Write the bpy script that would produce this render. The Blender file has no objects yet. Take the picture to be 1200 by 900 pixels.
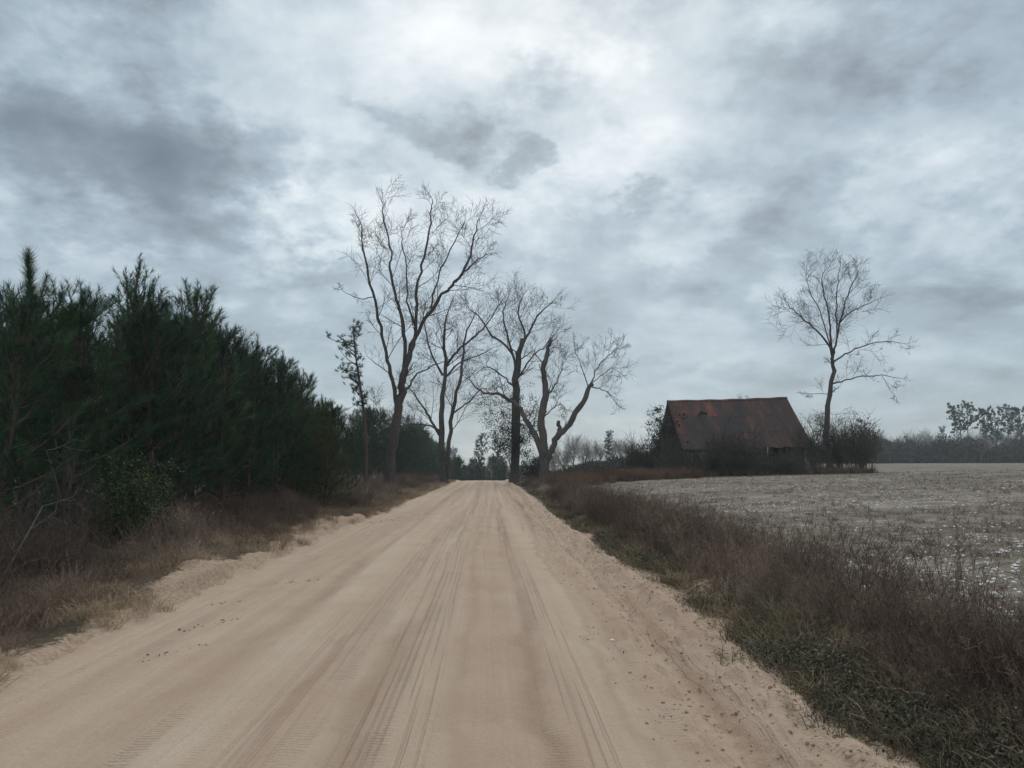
import bpy, math, random
import numpy as np
from mathutils import Matrix, Vector, Euler
R = math.radians
S = bpy.context.scene
COL = S.collection

# ---------------------------------------------------------------- camera
F = 900.0                                   # focal length in photo pixels (photo 1200 x 900)
CAMZ = 1.65
cam = bpy.data.objects.new('camera', bpy.data.cameras.new('camera'))
COL.objects.link(cam)
cam.location = (0, 0, CAMZ)
cam.rotation_euler = (R(90 + 6.1), 0, R(-1.59))
cam.data.lens = 27.0; cam.data.sensor_width = 36.0
cam.data.clip_start = 0.05; cam.data.clip_end = 6000
S.camera = cam
RM = np.array(Euler(cam.rotation_euler).to_matrix())

def at(px, py, Y):
    """world point at distance Y that the photo shows at px, py"""
    d = RM @ np.array([(px - 600) / F, (450 - py) / F, -1.0])
    return np.array([0, 0, CAMZ]) + d * (Y / d[1])

# ---------------------------------------------------------------- sky, sun, exposure
S.view_settings.view_transform = 'Standard'
S.view_settings.look = 'None'
S.view_settings.exposure = 0.28
S.view_settings.gamma = 1.0
SUN_EL, SUN_AZ = 38.0, 6.0                  # degrees; azimuth from +Y towards +X

class NT:
    def __init__(self, tree):
        self.t = tree; self.n = tree.nodes; self.l = tree.links
        self.n.clear()
    def node(self, kind, **kw):
        n = self.n.new(kind)
        for k, v in kw.items():
            setattr(n, k, v)
        return n
    def put(self, sock, v):
        if isinstance(v, bpy.types.NodeSocket): self.l.new(v, sock)
        elif v is not None: sock.default_value = v
    def math(self, op, a, b=None, c=None, clamp=False):
        n = self.node('ShaderNodeMath', operation=op, use_clamp=clamp)
        for i, v in enumerate((a, b, c)): self.put(n.inputs[i], v)
        return n.outputs[0]
    def vec(self, op, a, b=None, c=None):
        n = self.node('ShaderNodeVectorMath', operation=op)
        self.put(n.inputs[0], a)
        if op == 'SCALE': self.put(n.inputs['Scale'], b)
        else:
            self.put(n.inputs[1], b)
            if c is not None: self.put(n.inputs[2], c)
        return n.outputs['Value'] if op in ('DOT_PRODUCT', 'LENGTH') else n.outputs[0]
    def noise(self, vec, scale, detail=4, rough=0.55, dist=0.0, col=False):
        n = self.node('ShaderNodeTexNoise')
        if vec is not None: self.l.new(vec, n.inputs['Vector'])
        n.inputs['Scale'].default_value = scale; n.inputs['Detail'].default_value = detail
        n.inputs['Roughness'].default_value = rough; n.inputs['Distortion'].default_value = dist
        return n.outputs['Color' if col else 'Fac']
    def ramp(self, fac, stops, interp='LINEAR'):
        n = self.node('ShaderNodeValToRGB'); cr = n.color_ramp; cr.interpolation = interp
        self.l.new(fac, n.inputs[0])
        while len(cr.elements) < len(stops): cr.elements.new(0.5)
        for e, (p, c) in zip(cr.elements, stops):
            e.position = p; e.color = (*c, 1) if len(c) == 3 else c
        return n.outputs[0]
    def mix(self, f, a, b, mode='MIX'):
        n = self.node('ShaderNodeMix', data_type='RGBA', blend_type=mode)
        self.put(n.inputs[0], f)
        for i, v in ((6, a), (7, b)):
            self.put(n.inputs[i], (*v, 1) if isinstance(v, tuple) and len(v) == 3 else v)
        return n.outputs[2]
    def maprange(self, v, a, b, c=0.0, d=1.0, smooth=False):
        n = self.node('ShaderNodeMapRange', interpolation_type='SMOOTHSTEP' if smooth else 'LINEAR')
        for i, x in enumerate((v, a, b, c, d)): self.put(n.inputs[i], x)
        return n.outputs[0]

W = bpy.data.worlds.new('World'); S.world = W; W.use_nodes = True
w = NT(W.node_tree)
tc = w.node('ShaderNodeTexCoord').outputs['Generated']
sep = w.node('ShaderNodeSeparateXYZ'); w.l.new(tc, sep.inputs[0])
dx, dy, dz = sep.outputs
zc = w.math('ADD', w.math('MAXIMUM', dz, 0.0), 0.34)
pl = w.node('ShaderNodeCombineXYZ')
w.l.new(w.math('DIVIDE', dx, zc), pl.inputs[0]); w.l.new(w.math('DIVIDE', dy, zc), pl.inputs[1])
pl = pl.outputs[0]                                             # cloud deck plane
n_big = w.noise(pl, 1.3, 3, 0.5)
n_mid = w.noise(pl, 3.0, 5, 0.55, 0.1)
n_fine = w.noise(w.vec('ADD', pl, (7.3, 2.1, 0.0)), 7.5, 6, 0.58, 0.1)
n_cell = w.noise(w.vec('ADD', pl, (1.7, 5.2, 0.0)), 2.3, 7, 0.62, 0.15)
# azimuth, elevation of the direction (world space), warped by noise so banks are ragged
az = w.math('ARCTAN2', dx, dy); el = w.math('ARCSINE', dz)
ae = w.node('ShaderNodeCombineXYZ'); w.l.new(az, ae.inputs[0]); w.l.new(el, ae.inputs[1]); ae = ae.outputs[0]
warp = w.vec('SUBTRACT', w.noise(pl, 7.0, 6, 0.62, col=True), (0.5, 0.5, 0.5))
ae = w.vec('MULTIPLY_ADD', warp, (0.24, 0.16, 0.0), ae)
acc = None; dark = None
BLOBS = [  # photo px, px radii, thickness added (dark +, bright -)
    (690, 110, 115, 75, -.30), (450, 35, 95, 40, -.24), (370, 235, 60, 42, -.30), (480, 250, 75, 40, -.24),
    (780, 170, 100, 50, -.22), (840, 50, 80, 50, -.16), (120, 45, 90, 30, -.12), (560, 55, 80, 40, -.2),
    (640, 245, 90, 40, -.14), (330, 95, 120, 45, -.05), (1190, 140, 80, 30, -.10), (20, 70, 50, 20, -.12),
    (130, 270, 130, 16, -.12), (830, 350, 110, 26, -.06), (1010, 100, 60, 90, -.04), (700, 300, 90, 26, -.06),
    (160, 165, 150, 48, .27), (300, 190, 70, 36, .2), (55, 200, 120, 60, .16), (370, 300, 70, 22, .24), (210, 290, 110, 30, .12),
    (536, 166, 32, 20, .40), (622, 190, 26, 15, .46), (482, 150, 40, 14, .24), (430, 125, 34, 12, .22), (640, 88, 30, 18, .26),
    (735, 230, 30, 20, .36), (870, 358, 80, 20, .10), (1090, 105, 50, 12, .12), (60, 12, 110, 22, .22), (230, 8, 90, 16, .16),
    (1060, 240, 170, 60, .10), (1130, 340, 120, 40, .08), (950, 200, 80, 20, .05), (280, 350, 160, 30, .04), (1150, 30, 120, 50, .06), (1000, 20, 120, 60, .10), (960, 150, 80, 40, .05)]
for (bx, by, rx, ry, amp) in BLOBS:
    d = at(bx, by, 1.0) - np.array([0, 0, CAMZ]); d /= np.linalg.norm(d)
    a0, e0 = math.atan2(d[0], d[1]), math.asin(d[2])
    sx, sy = F / rx, F / ry
    q = w.vec('MULTIPLY_ADD', ae, (sx, sy, 0), (-a0 * sx, -e0 * sy, 0))
    g = w.math('EXPONENT', w.math('MULTIPLY', w.vec('DOT_PRODUCT', q, q), -0.6))
    if amp < 0: acc = w.math('MULTIPLY_ADD', g, amp * .62, acc if acc is not None else 0.0)
    else: dark = w.math('MULTIPLY_ADD', g, amp, dark if dark is not None else 0.0)
base_t = w.maprange(dz, 0.0, 0.6, 0.60, 0.53)
base_t = w.math('MULTIPLY_ADD', w.maprange(dz, 0.62, 0.85, 0, 1, True), -0.30, base_t)     # unseen sky overhead and behind the camera brightened as added fill light
base_t = w.math('MULTIPLY_ADD', w.maprange(dy, 0.1, -0.5, 0, 1, True), -0.22, base_t)
calm = w.maprange(dz, 0.03, 0.32, 0.5, 1.0)
nz = w.math('MULTIPLY_ADD', w.math('SUBTRACT', n_fine, 0.5), 0.55, w.math('MULTIPLY', w.math('SUBTRACT', n_mid, 0.5), 0.40))
bank = w.maprange(w.math('MULTIPLY_ADD', nz, 1.5, dark), 0.04, 0.34, 0, 1, True)       # low banks with ragged, fairly firm edges
t_ = w.math('ADD', base_t, acc)
t_ = w.math('ADD', t_, w.math('MULTIPLY', bank, w.math('MULTIPLY_ADD', dark, 0.48, 0.03)))
cell = w.maprange(n_cell, 0.455, 0.555, -0.5, 0.5, True)
t_ = w.math('MULTIPLY_ADD', cell, w.math('MULTIPLY', calm, 0.13), t_)
t_ = w.math('MULTIPLY_ADD', w.math('SUBTRACT', n_mid, 0.5), w.math('MULTIPLY', calm, 0.48), t_)
t_ = w.math('MULTIPLY_ADD', w.math('SUBTRACT', n_fine, 0.5), w.math('MULTIPLY', calm, 0.50), t_)
t_ = w.math('MULTIPLY_ADD', w.math('SUBTRACT', n_big, 0.5), 0.25, t_)
cl = w.ramp(t_, [(0.0, (.86, .90, .92)), (0.22, (.70, .75, .775)), (0.40, (.495, .57, .615)), (0.56, (.34, .42, .475)),
                 (0.72, (.255, .31, .352)), (0.86, (.172, .213, .25)), (1.0, (.118, .15, .184))])
cl = w.vec('SCALE', cl, 10.0)
sky = w.node('ShaderNodeTexSky', sky_type='NISHITA')
sky.sun_disc = False; sky.sun_elevation = R(SUN_EL); sky.sun_rotation = R(SUN_AZ)
skyc = w.mix(0.90, sky.outputs[0], cl)
bg = w.node('ShaderNodeBackground'); w.l.new(skyc, bg.inputs[0]); bg.inputs[1].default_value = 0.1
wo = w.node('ShaderNodeOutputWorld'); w.l.new(bg.outputs[0], wo.inputs[0])

sun = bpy.data.objects.new('sun', bpy.data.lights.new('sun', 'SUN')); COL.objects.link(sun)
sun.data.energy = 0.9; sun.data.angle = R(22); sun.data.color = (1.0, .96, .9)
sun.rotation_euler = (R(90 - SUN_EL), 0, R(180 - SUN_AZ))
sun.location = (0, 0, 60)

# ---------------------------------------------------------------- materials
def mat(name, rough=0.9, spec=0.2):
    m = bpy.data.materials.new(name); m.use_nodes = True
    t = NT(m.node_tree)
    b = t.node('ShaderNodeBsdfPrincipled'); b.inputs['Roughness'].default_value = rough
    b.inputs['Specular IOR Level'].default_value = spec
    o = t.node('ShaderNodeOutputMaterial'); t.l.new(b.outputs[0], o.inputs[0])
    t.b = b
    return m, t
def objco(t): return t.node('ShaderNodeTexCoord').outputs['Object']
def bump(t, h, strength=0.5, dist=0.02, normal=None):
    n = t.node('ShaderNodeBump'); n.inputs['Strength'].default_value = strength; n.inputs['Distance'].default_value = dist
    t.l.new(h, n.inputs['Height'])
    if normal is not None: t.l.new(normal, n.inputs['Normal'])
    return n.outputs[0]
def stretched(t, co, s):
    return t.vec('MULTIPLY', co, s)

def tint_mat(name, stops, rough=0.9, spec=0.1, nscale=None):
    """colour from the per-plant 'tint' attribute"""
    m, t = mat(name, rough, spec)
    a = t.node('ShaderNodeAttribute', attribute_name='tint').outputs['Fac']
    if nscale:
        a = t.math('MULTIPLY_ADD', t.math('SUBTRACT', t.noise(objco(t), nscale, 3), 0.5), 0.7, a)
    t.l.new(t.ramp(a, stops), t.b.inputs['Base Color'])
    return m

def bark_mat(name, dark, light, scale=3.0, stripe=6.0):
    m, t = mat(name, 0.95, 0.1)
    co = objco(t)
    n1 = t.noise(stretched(t, co, (stripe, stripe, 0.8)), scale, 5, 0.65)
    n2 = t.noise(co, 0.6, 3)
    c = t.ramp(t.math('MULTIPLY_ADD', n2, 0.5, t.math('MULTIPLY', n1, 0.6)), [(0.35, dark), (0.72, light)])
    t.l.new(c, t.b.inputs['Base Color'])
    t.l.new(bump(t, n1, 0.9, 0.04), t.b.inputs['Normal'])
    return m

def needle_mat(name, stops):
    m, t = mat(name, 0.7, 0.12)
    a = t.node('ShaderNodeAttribute', attribute_name='tint').outputs['Fac']
    oi = t.node('ShaderNodeObjectInfo').outputs['Random']
    f = t.math('ADD', t.math('MULTIPLY', a, 0.62), t.math('MULTIPLY', oi, 0.42))
    t.l.new(t.ramp(f, stops), t.b.inputs['Base Color'])
    return m

M = {}
M['bark'] = bark_mat('grey bark', (.035, .030, .027), (.118, .103, .093))
M['bark_pale'] = bark_mat('weathered pale wood', (.042, .036, .033), (.145, .13, .118))
M['twig'] = bark_mat('twig bark', (.045, .038, .034), (.105, .092, .082), 2.0, 2.0)
M['twig_grey'] = bark_mat('grey twig', (.12, .11, .10), (.22, .20, .18), 2.0, 2.0)
M['pine_bark'] = bark_mat('pine bark', (.05, .038, .03), (.13, .10, .08))
M['needles'] = needle_mat('pine needles', [(0.0, (.009, .026, .019)), (0.40, (.023, .058, .034)), (0.75, (.05, .10, .046)), (1.0, (.105, .15, .06))])
M['brush'] = bark_mat('dark brush twigs', (.04, .035, .029), (.11, .096, .08), 2.0, 2.0)
M['needles_yellow'] = needle_mat('yellowish needles', [(0.0, (.03, .045, .02)), (0.5, (.055, .075, .028)), (1.0, (.10, .11, .045))])
M['leaf'] = needle_mat('evergreen leaves', [(0.0, (.022, .042, .018)), (0.6, (.05, .082, .03)), (1.0, (.10, .135, .045))])
M['ivy'] = needle_mat('ivy leaves', [(0.0, (.012, .018, .014)), (0.6, (.028, .04, .028)), (1.0, (.055, .065, .045))])
M['weed'] = tint_mat('dead weeds', [(0.0, (.082, .060, .048)), (0.35, (.148, .105, .081)), (0.65, (.225, .168, .128)), (0.85, (.33, .265, .20)), (1.0, (.46, .385, .29))])
M['straw'] = tint_mat('straw grass', [(0.0, (.15, .105, .07)), (0.5, (.28, .21, .14)), (1.0, (.44, .35, .24))])
M['sedge'] = tint_mat('broomsedge', [(0.0, (.075, .046, .034)), (0.5, (.13, .078, .056)), (1.0, (.22, .15, .10))])
M['green'] = tint_mat('low green weeds', [(0.0, (.034, .036, .022)), (0.45, (.062, .063, .037)), (0.75, (.105, .098, .06)), (1.0, (.20, .17, .115))], 0.7, 0.25)
M['stubble'] = tint_mat('cotton stubble', [(0.0, (.10, .076, .06)), (0.6, (.19, .15, .12)), (1.0, (.33, .29, .24))])
M['lint'] = tint_mat('cotton lint', [(0.0, (.42, .41, .40)), (1.0, (.74, .74, .73))])
M['clod'] = tint_mat('sand clods', [(0.0, (.20, .145, .10)), (1.0, (.46, .36, .26))], nscale=30)
M['litter'] = tint_mat('leaf litter', [(0.0, (.03, .022, .018)), (1.0, (.13, .085, .055))])
M['brush_far'] = tint_mat('far brush', [(0.0, (.035, .036, .03)), (0.5, (.06, .055, .045)), (1.0, (.10, .085, .07))])

# road: packed sand with streaks along the driving direction
m, t = mat('sand road', 0.95, 0.15); M['road'] = m
co = objco(t)
sx = t.node('ShaderNodeSeparateXYZ'); t.l.new(co, sx.inputs[0])
wob = t.math('MULTIPLY_ADD', t.noise(stretched(t, co, (0.0, 1, 0)), 0.05, 1), 0.5, sx.outputs[0])
cx = t.node('ShaderNodeCombineXYZ'); t.l.new(wob, cx.inputs[0]); t.l.new(sx.outputs[1], cx.inputs[1]); cx = cx.outputs[0]
lane = t.noise(stretched(t, cx, (1.0, 0.012, 0)), 1.5, 3, 0.55)
strk = t.noise(stretched(t, cx, (1.0, 0.006, 0)), 11.0, 4, 0.65)
finer = t.noise(stretched(t, cx, (1.0, 0.01, 0)), 45.0, 3, 0.6)
blot = t.noise(co, 0.8, 5, 0.6)
grain = t.noise(co, 110.0, 3, 0.75)
speck = t.noise(co, 38.0, 4, 0.7)
f = t.math('MULTIPLY', lane, 0.48)
f = t.math('MULTIPLY_ADD', strk, 0.11, f); f = t.math('MULTIPLY_ADD', finer, 0.09, f)
f = t.math('MULTIPLY_ADD', blot, 0.28, f); f = t.math('MULTIPLY_ADD', speck, 0.22, f)
c = t.ramp(f, [(0.44, (.425, .298, .215)), (0.55, (.492, .362, .270)), (0.64, (.535, .412, .31)), (0.78, (.62, .50, .39))])
ln1 = t.noise(stretched(t, cx, (1.0, 0.004, 0)), 30.0, 2, 0.5); lmask = t.maprange(t.noise(stretched(t, cx, (1.0, 0.02, 0)), 1.9, 2), .46, .56, 0, 1, True)
lmask = t.math('MULTIPLY', lmask, t.maprange(sx.outputs[0], -2.4, -.6, .12, 1, True))
lines = t.math('MULTIPLY', t.maprange(ln1, .55, .62, 0, 1, True), lmask)
c = t.mix(t.math('MULTIPLY', lines, t.maprange(speck, .3, .6, .04, .20)), c, (.27, .185, .128))
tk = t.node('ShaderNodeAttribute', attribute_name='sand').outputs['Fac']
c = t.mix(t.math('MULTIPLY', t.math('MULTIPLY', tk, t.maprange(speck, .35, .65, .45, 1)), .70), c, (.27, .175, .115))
c = t.mix(t.maprange(speck, 0.66, 0.78, 0, 0.45), c, (.20, .14, .095))
c = t.mix(0.35, c, t.ramp(grain, [(0.3, (.6, .6, .6)), (0.7, (1, 1, 1))]), 'MULTIPLY')
t.l.new(c, t.b.inputs['Base Color'])
# tyre tread prints: short cross bars inside narrow tracks
wv = t.node('ShaderNodeTexWave', wave_type='BANDS', bands_direction='Y'); wv.inputs['Scale'].default_value = 7.0
wv.inputs['Distortion'].default_value = 3.0; wv.inputs['Detail'].default_value = 2.0; wv.inputs['Detail Scale'].default_value = 3.0
t.l.new(cx, wv.inputs['Vector'])
trk = t.maprange(t.noise(stretched(t, cx, (1.0, 0.008, 0)), 2.6, 1), 0.54, 0.60, 0, 1, True)
hgt = t.math('MULTIPLY', t.math('MULTIPLY', wv.outputs['Fac'], trk), t.maprange(blot, .42, .58, 0, .9))
hgt = t.math('MULTIPLY_ADD', strk, 0.6, hgt); hgt = t.math('MULTIPLY_ADD', finer, 0.5, hgt); hgt = t.math('MULTIPLY_ADD', t.noise(co, 14.0, 5, .65), 1.1, hgt)
hgt = t.math('MULTIPLY_ADD', lines, -0.5, hgt); hgt = t.math('MULTIPLY_ADD', speck, 0.8, hgt); hgt = t.math('MULTIPLY_ADD', grain, 0.25, hgt)
t.l.new(bump(t, hgt, 0.85, 0.025), t.b.inputs['Normal'])

# bank sand and dead litter, by slope-independent noise
def soil(name, stops, sc=1.5, patch=None):
    m, t = mat(name, 0.97, 0.1); co = objco(t)
    n1 = t.noise(co, sc, 6, 0.65); n2 = t.noise(co, sc * 14, 4, 0.7); n3 = t.noise(co, sc * 60, 3, .7)
    f = t.math('MULTIPLY_ADD', n2, 0.4, t.math('MULTIPLY', n1, 0.5)); f = t.math('MULTIPLY_ADD', n3, 0.2, f)
    c = t.ramp(f, stops)
    if patch:
        a = t.node('ShaderNodeAttribute', attribute_name='sand').outputs['Fac']
        k = t.math('MULTIPLY_ADD', t.math('SUBTRACT', n1, 0.5), 1.6, a)
        k = t.math('MULTIPLY_ADD', t.math('SUBTRACT', n2, 0.5), 0.8, k)
        c = t.mix(t.maprange(k, 0.35, 0.62, 0, 1), c, t.ramp(n2, patch))
    t.l.new(c, t.b.inputs['Base Color'])
    t.l.new(bump(t, f, 0.9, 0.06), t.b.inputs['Normal'])
    return m
SAND = [(0.3, (.27, .185, .130)), (0.5, (.40, .295, .215)), (0.7, (.50, .385, .29))]
M['verge'] = soil('verge soil', [(0.4, (.045, .036, .026)), (0.55, (.10, .075, .052)), (0.7, (.17, .13, .09))], 1.5, SAND)
# field: grey soil, dead stalk rubbish in rows, greenish patches
m, t = mat('field soil', 0.97, 0.1); M['field'] = m
co = objco(t)
n1 = t.noise(stretched(t, co, (.35, 1.0, 1)), 0.5, 5, 0.6); n2 = t.noise(stretched(t, co, (.3, 1, 1)), 4.0, 5, 0.7); n3 = t.noise(co, 25, 4, .7)
f = t.math('MULTIPLY_ADD', n2, 0.5, t.math('MULTIPLY', n1, 0.35)); f = t.math('MULTIPLY_ADD', n3, 0.25, f)
c = t.ramp(f, [(0.40, (.09, .066, .048)), (0.50, (.16, .13, .104)), (0.58, (.235, .202, .17)), (0.68, (.38, .34, .29)), (.8, (.52, .49, .44))])
gr = t.noise(stretched(t, co, (.5, 1, 1)), 0.35, 4, .6)
c = t.mix(t.maprange(gr, .5, .62, 0, .45), c, (.115, .115, .07))
t.l.new(c, t.b.inputs['Base Color']); t.l.new(bump(t, f, 1.0, 0.08), t.b.inputs['Normal'])

# rusted roofing
m, t = mat('rusted roof tin', 0.75, 0.35); M['rust'] = m
co = objco(t)
a = t.node('ShaderNodeAttribute', attribute_name='tint').outputs['Fac']
n1 = t.noise(stretched(t, co, (1.6, .35, .35)), 0.9, 5, .6); n2 = t.noise(stretched(t, co, (3.5, .9, .9)), 1.0, 5, .65); n3 = t.noise(co, 9, 4, .7)
f = t.math('MULTIPLY_ADD', a, .62, t.math('MULTIPLY', n1, .65)); f = t.math('MULTIPLY_ADD', n2, .55, f); f = t.math('MULTIPLY_ADD', n3, .30, f); f = t.math('SUBTRACT', f, .53)
c = t.ramp(f, [(.40, (.022, .018, .018)), (.54, (.045, .026, .021)), (.66, (.085, .034, .023)), (.78, (.145, .05, .031)), (.93, (.25, .13, .09))])
t.l.new(c, t.b.inputs['Base Color']); t.l.new(bump(t, n2, .4, .02), t.b.inputs['Normal'])
# barn boards
m, t = mat('weathered boards', 0.95, 0.1); M['board'] = m
co = objco(t)
a = t.node('ShaderNodeAttribute', attribute_name='tint').outputs['Fac']
n1 = t.noise(stretched(t, co, (6, 6, .5)), 2.0, 5, .65)
c = t.ramp(t.math('MULTIPLY_ADD', a, .5, t.math('MULTIPLY', n1, .5)), [(.25, (.04, .034, .03)), (.5, (.10, .088, .078)), (.8, (.19, .17, .15))])
t.l.new(c, t.b.inputs['Base Color']); t.l.new(bump(t, n1, .6, .02), t.b.inputs['Normal'])

# ---------------------------------------------------------------- mesh builder
def norm(v):
    return v / (np.linalg.norm(v, axis=-1, keepdims=True) + 1e-12)

class MB:
    def __init__(self): self.V = []; self.Q = []; self.T = []; self.A = []; self.n = 0
    def add(self, V, Q=None, T=None, tint=0.5):
        V = np.asarray(V, float).reshape(-1, 3)
        self.V.append(V)
        if Q is not None and len(Q): self.Q.append(np.asarray(Q, np.int64).reshape(-1, 4) + self.n)
        if T is not None and len(T): self.T.append(np.asarray(T, np.int64).reshape(-1, 3) + self.n)
        self.A.append(np.broadcast_to(np.asarray(tint, float), (len(V),)))
        self.n += len(V)
    def tube(self, P, rad, sides=6, tint=0.5, cap=True):
        P = np.asarray(P, float); n = len(P); rad = np.broadcast_to(np.asarray(rad, float), (n,))
        T = np.empty_like(P); T[1:-1] = P[2:] - P[:-2]; T[0] = P[1] - P[0]; T[-1] = P[-1] - P[-2]
        T = norm(T)
        m_ = T.mean(0); ref = np.array([1., 0, 0]) if abs(m_[0]) < abs(m_[1]) else np.array([0, 1., 0])
        if abs(m_[2]) < .5: ref = np.array([0, 0, 1.])
        U = norm(ref - T * (T @ ref)[:, None]); B = np.cross(T, U)
        a = np.arange(sides) * 2 * math.pi / sides
        ring = (U[:, None] * np.cos(a)[None, :, None] + B[:, None] * np.sin(a)[None, :, None]) * rad[:, None, None]
        V = (P[:, None] + ring).reshape(-1, 3)
        i = np.arange(n - 1)[:, None] * sides; j = np.arange(sides)[None]; k = (j + 1) % sides
        Q = np.stack([i + j, i + k, i + sides + k, i + sides + j], -1).reshape(-1, 4)
        Tt = None
        if cap and rad[-1] > .02:
            V = np.vstack([V, P[-1] + T[-1] * rad[-1] * .3]); e = (n - 1) * sides
            Tt = np.array([[e + q, e + (q + 1) % sides, n * sides] for q in range(sides)])
        self.add(V, Q, Tt, tint)
    def box(self, c, s, rz=0.0, tint=0.5):
        x, y, z = np.array(s) / 2
        V = np.array([[a, b, d] for d in (-z, z) for b in (-y, y) for a in (-x, x)])
        cs, sn = math.cos(rz), math.sin(rz)
        V = V @ np.array([[cs, sn, 0], [-sn, cs, 0], [0, 0, 1]]) + np.array(c)
        self.add(V, [(0, 2, 3, 1), (4, 5, 7, 6), (0, 1, 5, 4), (2, 6, 7, 3), (0, 4, 6, 2), (1, 3, 7, 5)], tint=tint)
    def arrays(self):
        V = np.vstack(self.V); A = np.concatenate(self.A)
        Q = np.vstack(self.Q) if self.Q else np.zeros((0, 4), int); T = np.vstack(self.T) if self.T else np.zeros((0, 3), int)
        return V, Q, T, A
    def build(self, name, material, parent=None, smooth=False):
        V, Q, T, A = self.arrays()
        return link_mesh(name, V, Q, T, A, material, parent, smooth)

def link_mesh(name, V, Q, T, A, material, parent=None, smooth=False, attr='tint'):
    me = bpy.data.meshes.new(name)
    me.vertices.add(len(V)); me.vertices.foreach_set('co', np.ascontiguousarray(V, np.float32).ravel())
    nl = len(Q) * 4 + len(T) * 3; me.loops.add(nl)
    me.loops.foreach_set('vertex_index', np.concatenate([Q.ravel(), T.ravel()]).astype(np.int32))
    me.polygons.add(len(Q) + len(T))
    st = np.concatenate([np.arange(len(Q)) * 4, len(Q) * 4 + np.arange(len(T)) * 3]).astype(np.int32)
    me.polygons.foreach_set('loop_start', st)
    me.polygons.foreach_set('use_smooth', np.full(len(st), bool(smooth)))
    if A is not None:
        at_ = me.attributes.new(attr, 'FLOAT', 'POINT'); at_.data.foreach_set('value', np.ascontiguousarray(A, np.float32))
    me.update(calc_edges=True)
    me.materials.append(material)
    o = bpy.data.objects.new(name, me); COL.objects.link(o)
    if parent is not None: o.parent = parent
    return o

def tag(o, label=None, cat=None, group=None, kind=None):
    if label: o['label'] = label
    if cat: o['category'] = cat
    if group: o['group'] = group
    if kind: o['kind'] = kind
    return o
def thing(name, label, cat, loc, group=None, rz=0.0):
    o = bpy.data.objects.new(name, None); COL.objects.link(o)
    o.location = [float(q) for q in loc]; o.rotation_euler = (0, 0, rz); o.empty_display_size = .3
    return tag(o, label, cat, group)
CH = {}
def kids(o, *parts):
    CH[o.name] = list(parts); return o
def dup(root, loc, rz, sc, label, group=None):
    c = root.copy(); COL.objects.link(c)
    for ch in CH[root.name]:
        d = ch.copy(); COL.objects.link(d); d.parent = c
    return put(c, loc, rz, sc, label, group)
def put(c, loc, rz, sc, label, group=None):
    c.location = [float(q) for q in loc]; c.rotation_euler = (0, 0, rz); c.scale = sc if isinstance(sc, tuple) else (sc, sc, sc)
    c['label'] = label
    if group: c['group'] = group
    elif 'group' in c: del c['group']
    return c
class Stock:
    """first use places the prototype itself, later uses place copies"""
    def __init__(self, protos): self.p = protos; self.used = [False] * len(protos)
    def place(self, i, loc, rz, sc, label, group=None):
        i %= len(self.p)
        if not self.used[i]:
            self.used[i] = True
            return put(self.p[i], loc, rz, sc, label, group)
        return dup(self.p[i], loc, rz, sc, label, group)

# ---------------------------------------------------------------- value noise for terrain
def hash2(ix, iy, s):
    h = (ix * 374761393 + iy * 668265263 + s * 1274126177) & 0xffffffff
    h = ((h ^ (h >> 13)) * 1274126177) & 0xffffffff
    return ((h ^ (h >> 16)) & 0xffff) / 65535.0
def vn(x, y, s=0):
    x = np.asarray(x, float); y = np.asarray(y, float); x, y = np.broadcast_arrays(x, y)
    ix = np.floor(x).astype(np.int64); iy = np.floor(y).astype(np.int64); fx = x - ix; fy = y - iy
    fx = fx * fx * (3 - 2 * fx); fy = fy * fy * (3 - 2 * fy)
    a = hash2(ix, iy, s); b = hash2(ix + 1, iy, s); c = hash2(ix, iy + 1, s); d = hash2(ix + 1, iy + 1, s)
    return (a * (1 - fx) + b * fx) * (1 - fy) + (c * (1 - fx) + d * fx) * fy - 0.5
def fbm(x, y, s=0, o=4):
    r = 0; a = 1.0
    for k in range(o):
        r = r + a * vn(x * 2 ** k, y * 2 ** k, s + k * 17); a *= .55
    return r
def sm(x, a, b):
    q = np.clip((np.asarray(x, float) - a) / (b - a), 0, 1); return q * q * (3 - 2 * q)

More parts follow.
